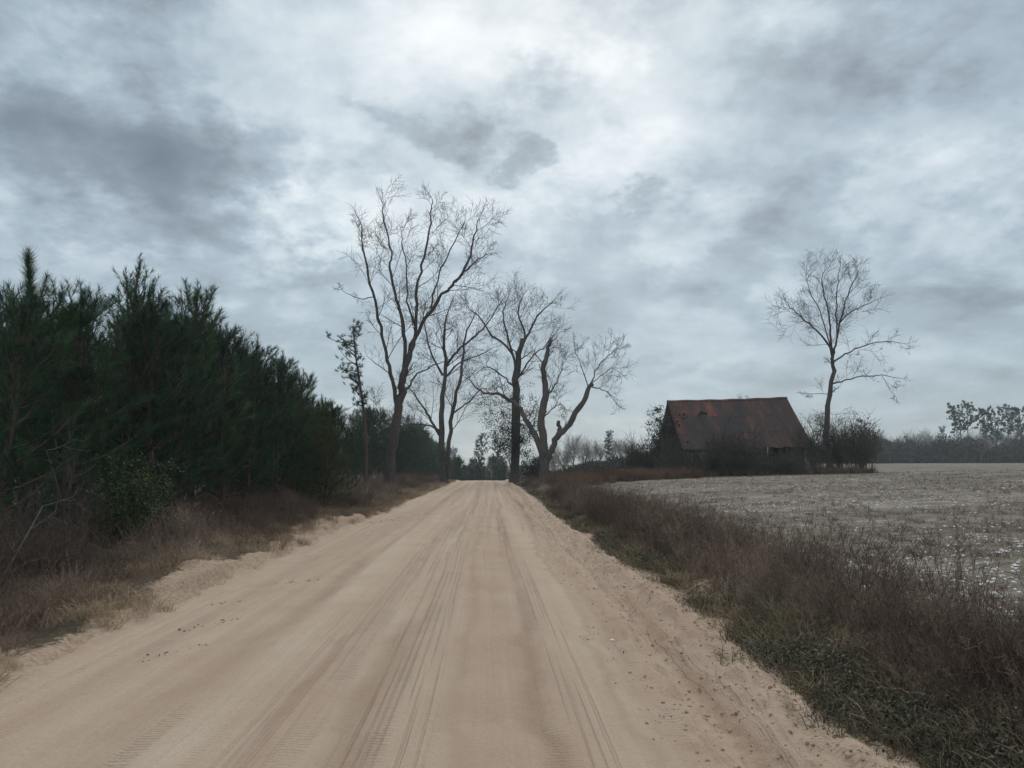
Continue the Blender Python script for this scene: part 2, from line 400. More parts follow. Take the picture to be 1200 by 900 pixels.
def xl(Y): return -3.72 + .28 * fbm(np.asarray(Y) * .25, 3.3, 1) + .10 * fbm(np.asarray(Y) * 1.7, 9.1, 2)
def xr(Y): return 2.22 + .16 * fbm(np.asarray(Y) * .3, 5.3, 3) + .10 * fbm(np.asarray(Y) * 2.2, 1.1, 4)
def xf(Y): return 4.45 - .7 * sm(Y, 14, 34) + .5 * fbm(np.asarray(Y) * .15, 7.3, 5)
def Z(X, Y):
    X = np.asarray(X, float); Y = np.asarray(Y, float)
    dl = xl(Y) - X; dr = X - xr(Y)
    onroad = 1 - sm(dl, -.15, .1) - sm(dr, -.1, .15); onroad = np.clip(onroad, 0, 1)
    wx = X + .12 * vn(Y * .04, 2.2, 8)
    z = .05 * (1 - ((X + .65) / 3.1) ** 2) * onroad
    near = np.exp(-np.maximum(Y, 0) / 45)
    z = z + onroad * (.020 * vn(wx * 1.6, Y * .02, 11) + .020 * vn(wx * 5, Y * .04, 12) + .014 * vn(wx * 13, Y * .12, 13) + .008 * fbm(X * 2, Y * 2, 14, 3))
    # loose sand thrown up along the right-hand side, with ruts
    side = sm(X, .9, 1.5) * (1 - sm(dr, -.05, .3))
    z = z + side * 1.4 * (.05 * vn(wx * 3.2, Y * .08, 21) + .05 * vn(wx * 8, Y * .1, 25) + .045 * fbm(X * 4, Y * 1.2, 22, 4) + .04 * fbm(X * 10, Y * 5, 23, 3))
    z = z - .045 * np.exp(-((dr + 1.05 + .2 * vn(Y * .12, 4.4, 26)) / .10) ** 2) + .03 * np.exp(-((dr + .88) / .07) ** 2) - .02 * np.exp(-((dr + 1.9) / .12) ** 2)
    z = z + .10 * np.exp(-((dr + .28) / .16) ** 2) * (1 + 1.2 * fbm(X * 4, Y * 2.2, 24, 3))
    z = z - .05 * np.exp(-((dr + .75) / .2) ** 2)
    # left bank: small eroded sand scarp, then rough verge
    bw = sm(Y, 7.5, 10) * (1 - sm(Y, 21, 28))
    z = z + (.10 + .09 * bw) * sm(dl, .02, .22) * (1 + .9 * fbm(X * .8, Y * .8, 31, 3)) + .16 * sm(dl, .6, 3.2) + sm(dl, .02, .4) * (.13 * fbm(X * 2.1, Y * 2.1, 32, 4))
    z = z + .05 * np.exp(-((dl - .02) / .10) ** 2) * (1 + 2 * fbm(X * 5, Y * 3, 33, 3))
    # right bank and field
    z = z + .13 * sm(dr, .1, .9) + sm(dr, .05, .5) * .09 * fbm(X * 1.4, Y * 1.4, 41, 4) * (1 - sm(dr, 1.5, 3) * .5)
    z = z + 1.25 * (1 - np.exp(-np.maximum(X - 4, 0) / 35)) + .0052 * np.clip(Y, 0, 260) * sm(X, 3.2, 12)
    drop = 4.2 * (1 - np.exp(-.002 * np.maximum(Y - 85, 0) ** 2 / 4.2))
    z = z - drop * (1 - sm(X, 5, 24))
    return z
def zg(x, y): return float(Z(np.array([x]), np.array([y]))[0])

ys = list(np.arange(-40, 2, 1.5)); y = 2.0
while y < 110: ys.append(y); y += max(.035, .0065 * y)
while y < 3000: ys.append(y); y *= 1.04
ys = np.array(ys)
def sheet(name, X, material, attr=None):
    ny, nx = X.shape; Yg = np.broadcast_to(ys[:, None], X.shape)
    V = np.stack([X, Yg, Z(X, Yg)], -1).reshape(-1, 3)
    i = np.arange(ny - 1)[:, None] * nx; j = np.arange(nx - 1)[None]
    Q = np.stack([i + j, i + j + 1, i + nx + j + 1, i + nx + j], -1).reshape(-1, 4)
    A = attr(X, Yg).ravel() if attr else None
    o = link_mesh(name, V, Q, np.zeros((0, 3), int), A, material, smooth=True, attr='sand')
    return tag(o, kind='structure')
L_, R_, F_ = xl(ys)[:, None], xr(ys)[:, None], xf(ys)[:, None]
u = np.linspace(0, 1, 260)[None]
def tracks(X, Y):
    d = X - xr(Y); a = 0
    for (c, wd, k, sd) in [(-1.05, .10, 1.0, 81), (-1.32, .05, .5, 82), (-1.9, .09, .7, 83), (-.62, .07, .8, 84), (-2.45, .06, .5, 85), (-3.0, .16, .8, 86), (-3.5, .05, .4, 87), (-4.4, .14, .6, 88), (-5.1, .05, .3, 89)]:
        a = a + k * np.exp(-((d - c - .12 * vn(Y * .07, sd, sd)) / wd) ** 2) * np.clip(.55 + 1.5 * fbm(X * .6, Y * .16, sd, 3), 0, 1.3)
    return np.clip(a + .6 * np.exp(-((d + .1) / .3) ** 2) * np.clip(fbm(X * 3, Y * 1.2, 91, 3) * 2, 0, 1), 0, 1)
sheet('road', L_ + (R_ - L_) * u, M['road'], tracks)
def sand_r(X, Y):
    return .85 * np.exp(-((X - xr(Y)) / .28) ** 2) + .35 * np.exp(-((X - xr(Y) - .5) / .3) ** 2) * (fbm(X, Y * .6, 51) > .12)
sheet('verge', R_ + (F_ - R_) * np.linspace(0, 1, 40)[None], M['verge'], sand_r)
g = np.concatenate([[0], np.geomspace(.12, 1600, 150)])[None]
sheet('field', F_ + g, M['field'])
g = np.concatenate([[0], np.geomspace(.04, 1600, 110)])[None]
def sand_l(X, Y):
    d = xl(Y) - X
    bw = sm(Y, 7.5, 10) * (1 - sm(Y, 21, 28))
    return .95 * np.exp(-(d / .26) ** 2) + .75 * bw * np.exp(-((d - .25) / .22) ** 2) * (.5 + 1.4 * np.clip(fbm(X * .7, Y * .5, 53, 3) + .2, 0, 1)) + .75 * np.exp(-((d - .55) / .4) ** 2) * sm(fbm(X * .5, Y * .35, 52), -.05, .15)
gx = (L_ - g)[:, ::-1]
sheet('ground', gx, M['verge'], sand_l)

# ---------------------------------------------------------------- branch growth
def catmull(P, per=5):
    P = np.asarray(P, float); Q = np.vstack([2 * P[0] - P[1], P, 2 * P[-1] - P[-2]]); out = []
    for i in range(len(P) - 1):
        a, b, c, d = Q[i:i + 4]
        for s in np.linspace(0, 1, per, endpoint=False):
            out.append(.5 * (2 * b + (c - a) * s + (2 * a - 5 * b + 4 * c - d) * s * s + (3 * b - a - 3 * c + d) * s ** 3))
    out.append(P[-1]); return np.array(out)
def perp(rng, d):
    v = np.array([rng.gauss(0, 1) for _ in range(3)]); v -= d * v.dot(d); return v / (np.linalg.norm(v) + 1e-9)
def unit(v): return v / (math.sqrt(float(v @ v)) + 1e-9)

def grow(mb, rng, p, d, L, r, lev, maxlev, rmin=.011, up=.25, bend=.16, nch=(5, 8), droop=0.0, spread=(35, 65)):
    """one branch as a wobbling tapered tube, with children along it"""
    nseg = 5 if lev < maxlev else 3
    P = [p]; D = []; q = p.copy(); dd = d.copy()
    for k in range(nseg):
        dd = unit(dd + perp(rng, dd) * bend + np.array([0, 0, up * .22 - droop * k / nseg]))
        q = q + dd * (L / nseg); P.append(q); D.append(dd)
    rad = np.maximum(np.linspace(r, r * .35, nseg + 1), rmin * .75); rad[-1] = max(rad[-1] * .7, rmin * .45)
    mb.tube(P, rad, 5 if r > .05 else (4 if r > .025 else 3))
    if lev >= maxlev: return
    n = rng.randint(*nch)
    for k in range(n):
        s = .18 + .80 * (k + rng.random()) / n
        i = min(int(s * nseg), nseg - 1); f = s * nseg - i
        pp = P[i] * (1 - f) + P[i + 1] * f
        ang = R(rng.uniform(*spread)) * (.75 if k == n - 1 else 1)
        nd = unit(D[i] * math.cos(ang) + perp(rng, D[i]) * math.sin(ang) + np.array([0, 0, up * .35]))
        grow(mb, rng, pp, nd, L * rng.uniform(.42, .85) * (1.12 - .5 * s), max(r * (1 - .55 * s) * .55, rmin), lev + 1, maxlev, rmin, up, bend, nch, droop, spread)

def limb_tree(name, label, cat, Y, limbs, seed, bark='bark', twig='twig', rmin=.0095, maxlev=3, dens=.85, group=None, up=.18, nch=(4, 7), droop=0.0):
    """tree whose main limbs are given as (photo points, base radius, tip radius, depth drift, children, sub length)"""
    rng = random.Random(seed)
    b0 = at(*limbs[0][0][0], Y); gz = zg(b0[0], Y); base = np.array([b0[0], Y, gz - .05])
    root = thing(name, label, cat, base, group)
    tb, cb = MB(), MB()
    for li, (pts, r0, r1, drift, nc, sl) in enumerate(limbs):
        if li: r0 *= 1.0; r1 *= 1.0
        else: r0 *= .9; r1 *= .92
        st = limbs[0][6] if len(limbs[0]) > 6 else 0
        P = np.array([at(a, b, Y + drift[0] + (drift[1] - drift[0]) * k / max(len(pts) - 1, 1)) for k, (a, b) in enumerate(pts)])
        if li == 0 or (len(pts) and pts[0] == limbs[0][0][0]): P[0][2] = gz - .15
        C = catmull(P, 4) - base
        n = len(C)
        wob = np.array([[rng.gauss(0, 1) for _ in range(3)] for _ in range(n)]) * (.035 + .05 * r0); wob[0] = 0
        wob[0:2] = 0
        C = C + wob
        rad = np.linspace(1, 0, n) ** .8 * (r0 - r1) + r1
        if li == 0:
            hh = C[:, 2]; rad = rad * (1 + .35 * np.exp(-np.maximum(hh, 0) / .6))
        rad = rad * np.array([1 + .06 * rng.gauss(0, 1) for _ in range(n)]); tb.tube(C, rad, 12 if r0 > .2 else 8)
        T = np.gradient(C, axis=0); T = norm(T)
        k = int(nc * dens)
        for c_ in range(k):
            s = (.22 if li else .5) + (.78 if li else .5) * (c_ + rng.random()) / max(k, 1)
            s = min(s, .995)
            i = min(int(s * (n - 1)), n - 2)
            ang = R(rng.uniform(30, 68)); d = T[i]
            nd = unit(d * math.cos(ang) + perp(rng, d) * math.sin(ang) + np.array([0, 0, up * .6]))
            grow(cb, rng, C[i], nd, sl * rng.uniform(.6, 1.45) * (1.2 - .5 * s), max(rad[i] * .27, rmin * 1.5), 1, maxlev, rmin, up, .11, nch, droop)
        if k and r1 < .08:
            for _ in range(2): grow(cb, rng, C[-1], unit(T[-1] + perp(rng, T[-1]) * .3), sl * .55, max(r1 * .7, rmin * 1.5), 2, maxlev, rmin, up, .11, nch, droop)
    tr = tb.build('trunk', M[bark], root, True)
    if cb.n:
        cr = cb.build('crown', M[twig], root); kids(root, tr, cr)
    else: kids(root, tr)
    return root

# tall bare tree left of the road
limb_tree('bare_tree', 'tallest bare tree, many upswept limbs, on the left verge before the crest', 'tree', 50, [
    ([(455, 563), (460, 520), (466, 485), (470, 460), (474, 432)], 0.37, 0.222, (0, 0), 3, 2.0),
    ([(466, 487), (461, 447), (452, 413), (443, 373), (435, 333), (425, 290), (422, 262)], 0.136, 0.024, (0, -2.5), 15, 2.1),
    ([(472, 445), (475, 400), (470, 370), (463, 345), (457, 313), (459, 295), (450, 260), (448, 236)], 0.136, 0.02, (0, 2.5), 17, 2.0),
    ([(473, 440), (482, 405), (487, 385), (488, 347), (495, 310), (502, 275), (504, 250), (507, 232)], 0.136, 0.02, (0, .6), 17, 2.1),
    ([(474, 436), (484, 405), (495, 380), (518, 346), (534, 331), (549, 306), (556, 276), (562, 256)], 0.143, 0.0224, (0, -1.2), 17, 2.2),
    ([(534, 331), (548, 315), (560, 304), (573, 297)], 0.0558, 0.02, (-.8, .8), 8, 1.7),
    ([(437, 348), (425, 350), (410, 346), (398, 338)], 0.031, 0.011, (-2, -3), 3, .9),
    ([(472, 462), (486, 442), (503, 430), (527, 421)], 0.0744, 0.02, (0, 2.2), 8, 1.8),
    ([(464, 505), (452, 495), (440, 488), (428, 470)], 0.0496, 0.016, (0, -2), 7, 1.6),
    ([(487, 385), (478, 352), (477, 322), (470, 285), (474, 262)], 0.062, 0.0176, (.4, 2.6), 12, 1.8),
    ([(505, 362), (512, 330), (524, 300), (540, 270), (546, 255)], 0.062, 0.016, (0, 2.0), 11, 1.7)], 11)
# forked tree behind it
limb_tree('bare_tree', 'bare tree with two close trunks, behind the tallest bare tree on the left verge', 'tree', 68, [
    ([(521, 560), (517, 515), (517, 475), (522, 432), (520, 388), (526, 358)], 0.317, 0.04, (0, 0), 13, 2.6),
    ([(526, 560), (527, 505), (533, 470), (542, 430), (545, 395), (556, 368)], 0.211, 0.032, (0, -1.5), 13, 2.5),
    ([(515, 510), (503, 488), (493, 473), (477, 450)], 0.132, 0.032, (0, 2.0), 11, 2.4),
    ([(517, 505), (500, 498), (483, 497), (470, 503)], 0.0858, 0.024, (0, -2.2), 9, 2.0),
    ([(522, 430), (535, 412), (553, 397), (570, 380), (590, 350)], 0.119, 0.024, (0, -1.8), 13, 2.4),
    ([(524, 440), (540, 424), (560, 417), (578, 407)], 0.0858, 0.024, (0, 2.6), 10, 2.2),
    ([(519, 440), (508, 420), (500, 395), (495, 365)], 0.106, 0.024, (0, -1), 12, 2.3),
    ([(530, 485), (550, 470), (565, 455), (575, 462)], 0.0792, 0.024, (-.5, 2), 8, 1.9)], 12, rmin=.010)
# big tree on the right verge
limb_tree('bare_tree', 'bare tree with ivy around its thick trunk, right of the road at the crest', 'tree', 74, [
    ([(603, 558), (605, 487), (605, 433), (612, 398)], 0.516, 0.215, (0, 0), 6, 2.2),
    ([(605, 440), (600, 413), (577, 393), (560, 370), (548, 360)], 0.136, 0.028, (0, -1.6), 14, 2.7),
    ([(606, 425), (615, 393), (607, 367), (613, 345)], 0.136, 0.028, (0, 1.4), 14, 2.6),
    ([(612, 405), (622, 385), (633, 367), (650, 352)], 0.124, 0.024, (0, -1), 14, 2.6),
    ([(606, 445), (622, 420), (640, 404), (655, 385)], 0.093, 0.024, (0, 2.4), 11, 2.5),
    ([(604, 455), (588, 440), (570, 430), (558, 438)], 0.093, 0.024, (0, 2), 10, 2.3),
    ([(605, 430), (595, 395), (590, 370), (594, 350)], 0.112, 0.024, (0, -2.4), 13, 2.5)], 13, rmin=.011)
# broken tree
limb_tree('broken_tree', 'broken storm-torn tree with snapped snag limbs, beside the road on the right', 'tree', 60, [
    ([(638, 566), (637, 540), (637, 525), (635, 490), (639, 456), (637, 432), (641, 412), (645, 397)], 0.42, 0.118, (0, 0), 9, 1.3),
    ([(640, 542), (646, 527), (653, 513), (667, 497), (683, 470), (693, 449)], 0.272, 0.16, (0, -.8), 2, 1.2),
    ([(653, 514), (655, 503), (655, 493)], 0.16, 0.136, (-.2, -.3), 0, 1),
    ([(636, 535), (627, 510), (616, 492), (607, 475), (587, 463), (567, 460), (550, 447)], 0.24, 0.032, (0, 1.8), 16, 2.2),
    ([(692, 452), (700, 430), (713, 417), (727, 405)], 0.056, 0.0144, (-.8, -1.6), 10, 1.7),
    ([(690, 455), (683, 435), (677, 417), (673, 402)], 0.048, 0.0128, (-.8, .4), 9, 1.5),
    ([(690, 452), (702, 456), (713, 460), (723, 475)], 0.056, 0.0128, (-.8, .2), 8, 1.3),
    ([(693, 449), (705, 440), (718, 432), (730, 440)], 0.04, 0.0112, (-.8, .8), 8, 1.3),
    ([(637, 470), (648, 455), (655, 440), (660, 425)], 0.064, 0.016, (0, -1.2), 9, 1.7),
    ([(636, 490), (648, 478), (657, 474), (664, 480)], 0.056, 0.016, (0, 1), 8, 1.4)], 14, bark='bark_pale')
# lone tree by the barn
limb_tree('bare_tree', 'lone bare tree with a rounded crown and two long side limbs, beside the barn', 'tree', 61, [
    ([(973, 551), (969, 500), (971, 470), (976, 440), (976, 418)], 0.254, 0.138, (0, 0), 4, 1.5),
    ([(976, 420), (970, 403), (953, 383), (933, 367), (921, 352)], 0.098, 0.0176, (0, -1.6), 15, 2.0),
    ([(976, 420), (973, 390), (970, 363), (963, 332), (967, 313)], 0.098, 0.0176, (0, 1.6), 16, 2.0),
    ([(976, 418), (979, 405), (986, 370), (996, 338), (1008, 314)], 0.105, 0.0176, (0, -.4), 17, 2.0),
    ([(985, 377), (998, 364), (1012, 358), (1030, 350)], 0.063, 0.016, (-.2, 1.8), 12, 1.7),
    ([(977, 424), (990, 415), (1007, 407), (1033, 400), (1060, 403)], 0.07, 0.0144, (0, -2.2), 13, 1.5),
    ([(973, 450), (985, 447), (1003, 442), (1033, 440), (1057, 444)], 0.07, 0.0144, (0, 1.8), 11, 1.3),
    ([(1033, 440), (1042, 454), (1050, 467)], 0.021, 0.0112, (1.1, 1.3), 4, .8),
    ([(972, 462), (958, 461), (942, 461)], 0.028, 0.0112, (0, 1.2), 5, .9),
    ([(974, 410), (964, 372), (949, 340), (945, 325)], 0.056, 0.016, (0, 2.2), 12, 1.7),
    ([(981, 395), (980, 360), (982, 330), (985, 312)], 0.063, 0.016, (0, -2.4), 13, 1.7)], 15, dens=.68)

# vines hanging round the lone tree's lower trunk
def vine_tangle(name, label, c, h, r, n, seed, group=None, m='twig'):
    rng = random.Random(seed); root = thing(name, label, 'vine', c, group); b = MB()
    for k in range(n):
        a = rng.uniform(0, 6.28); rr = r * rng.uniform(.1, .6); z0 = h * rng.uniform(.0, .75)
        d = unit(np.array([math.cos(a) * .7, math.sin(a) * .7, rng.uniform(.1, .9)]))
        grow(b, rng, np.array([math.cos(a) * rr * .3, math.sin(a) * rr * .3, z0]), d, r * rng.uniform(.5, 1.1), .018, 1, 3, .009, -.1, .3, (4, 7), .25)
    st = b.build('stem', M[m], root); kids(root, st); return root
v = at(970, 545, 61); v[2] = zg(v[0], 61)
vine_tangle('dead_vine', 'tangle of dead vines round the foot of the lone bare tree', v + np.array([.1, -.3, 1.0]), 5.0, 1.9, 26, 5)

# ---------------------------------------------------------------- pines
def needles(mb, P, A, L, rs, per=55, ln=.17, wd=.009, tint=None):
    """bottle-brush tufts: per needles along each axis"""
    n = len(P); P = np.repeat(P, per, 0); A = np.repeat(A, per, 0); L = np.repeat(L, per)
    N = n * per; s = rs.rand(N) ** .8
    rd = rs.normal(size=(N, 3)); rd -= A * (rd * A).sum(1)[:, None]; rd = norm(rd)
    th = np.radians(rs.uniform(28, 62, N)) * (1.05 - .45 * s)
    d = norm(A * np.cos(th)[:, None] + rd * np.sin(th)[:, None] + np.array([0, 0, -.06]))
    b = P + A * (L * s)[:, None]; l = ln * rs.uniform(.7, 1.15, N)
    wv_ = norm(np.cross(d, rs.normal(size=(N, 3)))) * (wd / 2)
    V = np.stack([b - wv_, b + wv_, b + d * l[:, None]], 1).reshape(-1, 3)
    tt = np.repeat(rs.rand(n) * .75, per) + rs.rand(N) * .25
    mb.add(V, T=np.arange(N * 3).reshape(-1, 3), tint=np.repeat(tt, 3))

def young_pine(seed, H=5.5, spindly=False, mneedle='needles', per=58, leader=False):
    rng = random.Random(seed); rs = np.random.RandomState(seed)
    root = thing('pine_tree', 'young pine', 'tree', (0, 0, 0)); tb, nb = MB(), MB()
    lean = np.array([rng.uniform(-.25, .25), rng.uniform(-.25, .25), 0])
    zs = np.linspace(-.1, H * .985, 12)
    def axis(z): return np.array([0, 0, z]) + lean * (max(z, 0) / H) ** 1.6 + np.array([.05 * math.sin(z * 1.7 + seed), .05 * math.cos(z * 1.3 + seed), 0])
    tb.tube([axis(z) for z in zs], np.linspace(.085, .012, 12) * H / 5.5, 7)
    TP, TA, TL = [], [], []
    z = H * .10
    while z < H * (.78 if leader else .88):
        f = z / H; nb_ = rng.choice([4, 5, 5, 6]); a0 = rng.uniform(0, 6.28)
        for k in range(nb_):
            a = a0 + k * 6.28 / nb_ + rng.uniform(-.3, .3)
            L = .33 * H * (max(1 - f, 0.03) ** .55) * rng.uniform(.6, 1.2) * (min(1, .65 + f * 1.6))
            
            if f > .6: L = max(L, .6 if spindly else .42)
            pol = R(86 - (74 if spindly else 50) * f + rng.uniform(-10, 10))
            d = np.array([math.cos(a) * math.sin(pol), math.sin(a) * math.sin(pol), math.cos(pol)])
            P = [axis(z)]; q = P[0]; dd = d
            for s in range(5):
                dd = unit(dd + np.array([0, 0, .16]) + perp(rng, dd) * .08); q = q + dd * (L / 5); P.append(q)
            tb.tube(P, np.linspace(.022, .007, 6) * (.5 + L / 2), 4)
            Pn = np.array(P)
            def tuft(p, d_, l): TP.append(p); TA.append(d_); TL.append(l)
            tuft(P[4], unit(P[5] - P[4] + np.array([0, 0, .05])), min(.42, L * .5))
            ns = max(2, int(L * 5.0))
            for s in range(ns):
                fs = .22 + .76 * (s + rng.random() * .6) / ns; i = min(int(fs * 5), 4)
                p0 = Pn[i] + (Pn[i + 1] - Pn[i]) * (fs * 5 - i); dl = unit(Pn[i + 1] - Pn[i])
                sd = unit(dl * .7 + perp(rng, dl) * rng.uniform(.5, .9) + np.array([0, 0, .25]))
                sl = rng.uniform(.18, .5) * (1.2 - .5 * fs) * min(1, L)
                p1 = p0 + sd * sl; tb.tube([p0, p1], [.008, .005], 3)
                tuft(p0 + sd * sl * .35, unit(sd + np.array([0, 0, .22])), rng.uniform(.26, .44) * min(1, .5 + L))
        z += H * rng.uniform(.062, .095) * (1 - .25 * f)
    # leader
    for s in np.linspace(.78 if leader else .82, .97, 7 if spindly or leader else 5):
        TP.append(axis(H * s)); TA.append(unit(np.array([rng.uniform(-.08, .08), rng.uniform(-.08, .08), 1]))); TL.append(.3)
    per_ = per if not spindly else int(per * .8)
    needles(nb, np.array(TP), np.array(TA), np.array(TL), rs, per_, .20 if not spindly else .13)
    if leader:
        q_ = np.linspace(.79, .965, 8); needles(nb, np.array([axis(H * s) for s in q_]), np.tile([0., 0, 1], (8, 1)), np.full(8, .2), rs, 90, .30, .010)
    kids(root, tb.build('trunk', M['pine_bark'], root), nb.build('crown', M[mneedle], root)); return root

PINES = Stock([young_pine(100 + k, 5.5) for k in range(6)] + [young_pine(120, 5.5, True), young_pine(130, 5.5, mneedle='needles_yellow'), young_pine(140, 5.5, leader=True, per=75)])
rp = random.Random(77)
ENV = np.array([(-400, 300), (-200, 315), (0, 352), (30, 350), (50, 340), (75, 338), (110, 352), (150, 352), (200, 352), (235, 370), (270, 395), (300, 412), (330, 437), (360, 458), (380, 478), (400, 492), (430, 496), (500, 500), (540, 530), (600, 540)])
def env(px): return float(np.interp(px, ENV[:, 0], ENV[:, 1]))
def proj_x(X, Y):
    v = RM.T @ np.array([X, Y, 0.0]); return 600 + F * v[0] / -v[2]
placed = []
def pine_px(px, py, X, i, label, group=None, wide=1.0):
    """pine whose top shows at px,py and that stands on the line X"""
    Y = 12.0
    for _ in range(40):
        Y += (X - at(px, py, Y)[0]) / (at(px, py, 10)[0] / 10) * .6
    p = at(px, py, Y); gz = zg(p[0], Y); h = p[2] - gz
    s = h / 5.5; placed.append((p[0], Y))
    PINES.place(i, (p[0], Y, gz), rp.uniform(0, 6.28), (s * wide, s * wide, s), label, group)
pine_px(50, 304, -8.0, 8, 'tall young pine near the left edge with one thick bottle-brush leader', wide=1.0)
pine_px(155, 306, -7.6, 6, 'young pine whose sparse spindly top of thin shoots pokes highest above the rest', wide=1.05)
pine_px(225, 338, -7.6, 1, 'young pine with a pointed ragged top, next right of the spindly-topped pine')
pine_px(93, 336, -7.4, 2, 'broad bushy young pine between the bottle-brush pine and the spindly-topped pine', wide=1.15)
pine_px(18, 342, -7.3, 3, 'bushy young pine cut by the left edge of the photo', wide=1.1)
pine_px(190, 345, -7.0, 4, 'round-topped young pine just right of the spindly-topped pine', wide=1.05)
pine_px(268, 380, -7.0, 5, 'small young pine with a narrow tip where the pine line starts to step down')
pine_px(297, 398, -6.8, 0, 'young pine with a short blunt top, middle of the stepping-down pine line')
pine_px(327, 424, -6.7, 1, 'dense young pine, second to last before the near pines end', wide=1.05)
pine_px(350, 436, -6.6, 2, 'dense young pine with several upright tips close to the yellowish pine', wide=1.05)
pine_px(378, 466, -6.1, 7, 'yellowish green young pine at the corner where the near pines end', wide=1.0)
pine_px(390, 474, -5.5, 2, 'dark full pine at the very end of the near pines, overhanging the verge', wide=1.15)
pine_px(384, 492, -5.2, 7, 'low yellowish pine at the foot of the last near pine by the road', wide=1.3)
MASS = 'young pine in the dense dark mass of the roadside plantation'
for row, X0 in enumerate((-7.2, -9.2, -11.4, -14.0)):
    Y = 6.0 + row * .7
    while Y < 33 + row * 5:
        x = X0 + rp.uniform(-.45, .45); px = proj_x(x, Y)
        if px > -70 and all((x - a) ** 2 + (Y - b) ** 2 > 1.1 for a, b in placed):
            e = env(px) + rp.choice([rp.uniform(-6, 12), rp.uniform(12, 62), rp.uniform(20, 62)])
            h = at(px, e, Y)[2] - zg(x, Y); h = min(max(h, 2.2), 8.5); s = h / 5.5; placed.append((x, Y))
            PINES.place(rp.choice([0, 1, 2, 3, 4, 5, 6, 8]), (x, Y, zg(x, Y)), rp.uniform(0, 6.28), (max(s, .8) * rp.uniform(1.0, 1.2), max(s, .8) * rp.uniform(1.0, 1.2), s), MASS, 'young pines massed in the roadside plantation')
        Y += rp.uniform(1.5, 2.1) * (1 + .12 * row)
FARP = 'small dark pine in the distant pine row behind the bare trees on the left'
for row, X0 in enumerate((-10.0, -12.5)):
    Y = 34 + row
    while Y < 200:
        x = X0 + rp.uniform(-.6, .6) - max(0, 50 - Y) * .05; px = proj_x(x, Y)
        h = at(px, env(px) + rp.uniform(-22, 40), Y)[2] - zg(x, Y); s = min(max(h, 3.0), 10.5) / 5.5
        PINES.place(rp.choice([0, 1, 2, 3, 4, 5]), (x, Y, zg(x, Y)), rp.uniform(0, 6.28), (s * 1.1, s * 1.1, s), FARP, 'pines in the row behind the bare trees')
        Y += rp.uniform(2.6, 4.6) * (1 + max(0, Y - 80) / 80)

# tall pines: bare trunk and open clumpy crown
def tall_pine(seed, H=10, crown=.45, rad=.22, clumps=26, lop=0.0, mneedle='needles', name='pine_tree', lean=0.0, per=46, ln=.22, wd=.014):
    rng = random.Random(seed); rs = np.random.RandomState(seed)
    root = thing(name, 'tall pine', 'tree', (0, 0, 0)); tb, nb = MB(), MB()
    zs = np.linspace(-.15, H, 10)
    def axis(z): return np.array([lean * (max(z, 0) / H) ** 1.5 + .08 * math.sin(z * .7 + seed), .08 * math.cos(z * .6 + seed), z])
    tb.tube([axis(z) for z in zs], np.linspace(.013, .004, 10) * H, 7)
    TP, TA, TL = [], [], []
    for k in range(clumps):
        f = 1 - crown * (k / clumps) ** .9; a = rng.uniform(0, 6.28)
        ex = math.sin(min(1, (1 - f) / crown * 1.3 + .25) * 2.4)
        L = rad * H * rng.uniform(.55, 1.1) * max(ex, .3)
        v = np.array([math.cos(a) - lop, math.sin(a), rng.uniform(.15, .7)])
        d = unit(v); P = [axis(H * f * .98)]; q = P[0]
        if lop: L *= 1.15 if v[0] < 0 else .35
        for s in range(4): d = unit(d + perp(rng, d) * .2 + np.array([0, 0, .08])); q = q + d * L / 4; P.append(q)
        tb.tube(P, np.linspace(.004, .0015, 5) * H, 4)
        for s in range(rng.randint(5, 9)):
            i = rng.choice([2, 3, 4, 4]); p0 = P[i] + np.array([rng.gauss(0, .16), rng.gauss(0, .16), rng.gauss(0, .12)]) * H / 10
            TP.append(p0); TA.append(unit(np.array([rng.gauss(0, .8), rng.gauss(0, .8), .8]))); TL.append(.2)
    needles(nb, np.array(TP), np.array(TA), np.array(TL), rs, per, ln, wd)
    kids(root, tb.build('trunk', M['pine_bark'], root), nb.build('crown', M[mneedle], root)); return root

g_ = at(430, 560, 46); gz = zg(g_[0], 46)
TP1 = tall_pine(200, 9.6, .52, .15, 30, .75, lean=-.95, per=40)
put(TP1, (g_[0], 46, gz), 0, ((at(414, 384, 46)[2] - gz) / 9.6), 'slender leaning pine with clumped needles on one side, left of the tallest bare tree')
TALL = Stock([tall_pine(210 + k, 10, c, r, n, ln=.36, per=60, wd=.035) for k, (c, r, n) in enumerate([(.5, .30, 34), (.62, .25, 44), (.4, .34, 28)])])
BUSHY = Stock([tall_pine(220 + k, 10, .85, .2, 75, ln=.34, per=40, wd=.025) for k in range(2)])

# ---------------------------------------------------------------- bare shrubs, saplings, far bare trees
def bare_shrub(seed, h=2.4, stems=11, name='bare_shrub', m='twig', cat='shrub', lv=3, rm=.010, sp=.55):
    rng = random.Random(seed); root = thing(name, 'bare shrub', cat, (0, 0, 0)); b = MB()
    for k in range(stems):
        a = rng.uniform(0, 6.28); o = rng.uniform(0, .35) * h * .5
        d = unit(np.array([math.cos(a) * sp * rng.random(), math.sin(a) * sp * rng.random(), 1]))
        grow(b, rng, np.array([math.cos(a) * o, math.sin(a) * o, -.05]), d, h * rng.uniform(.55, 1.0), .02, 1, lv, rm, .25, .2, (5, 8), spread=(25, 60))
    kids(root, b.build('stem', M[m], root)); return root
SHRUB = Stock([bare_shrub(300 + k, 2.7, 13, m='brush', rm=.010) for k in range(4)])
SHRUBG = Stock([bare_shrub(310 + k, 1.9, 4, m='twig', rm=.006, sp=.35) for k in range(2)])

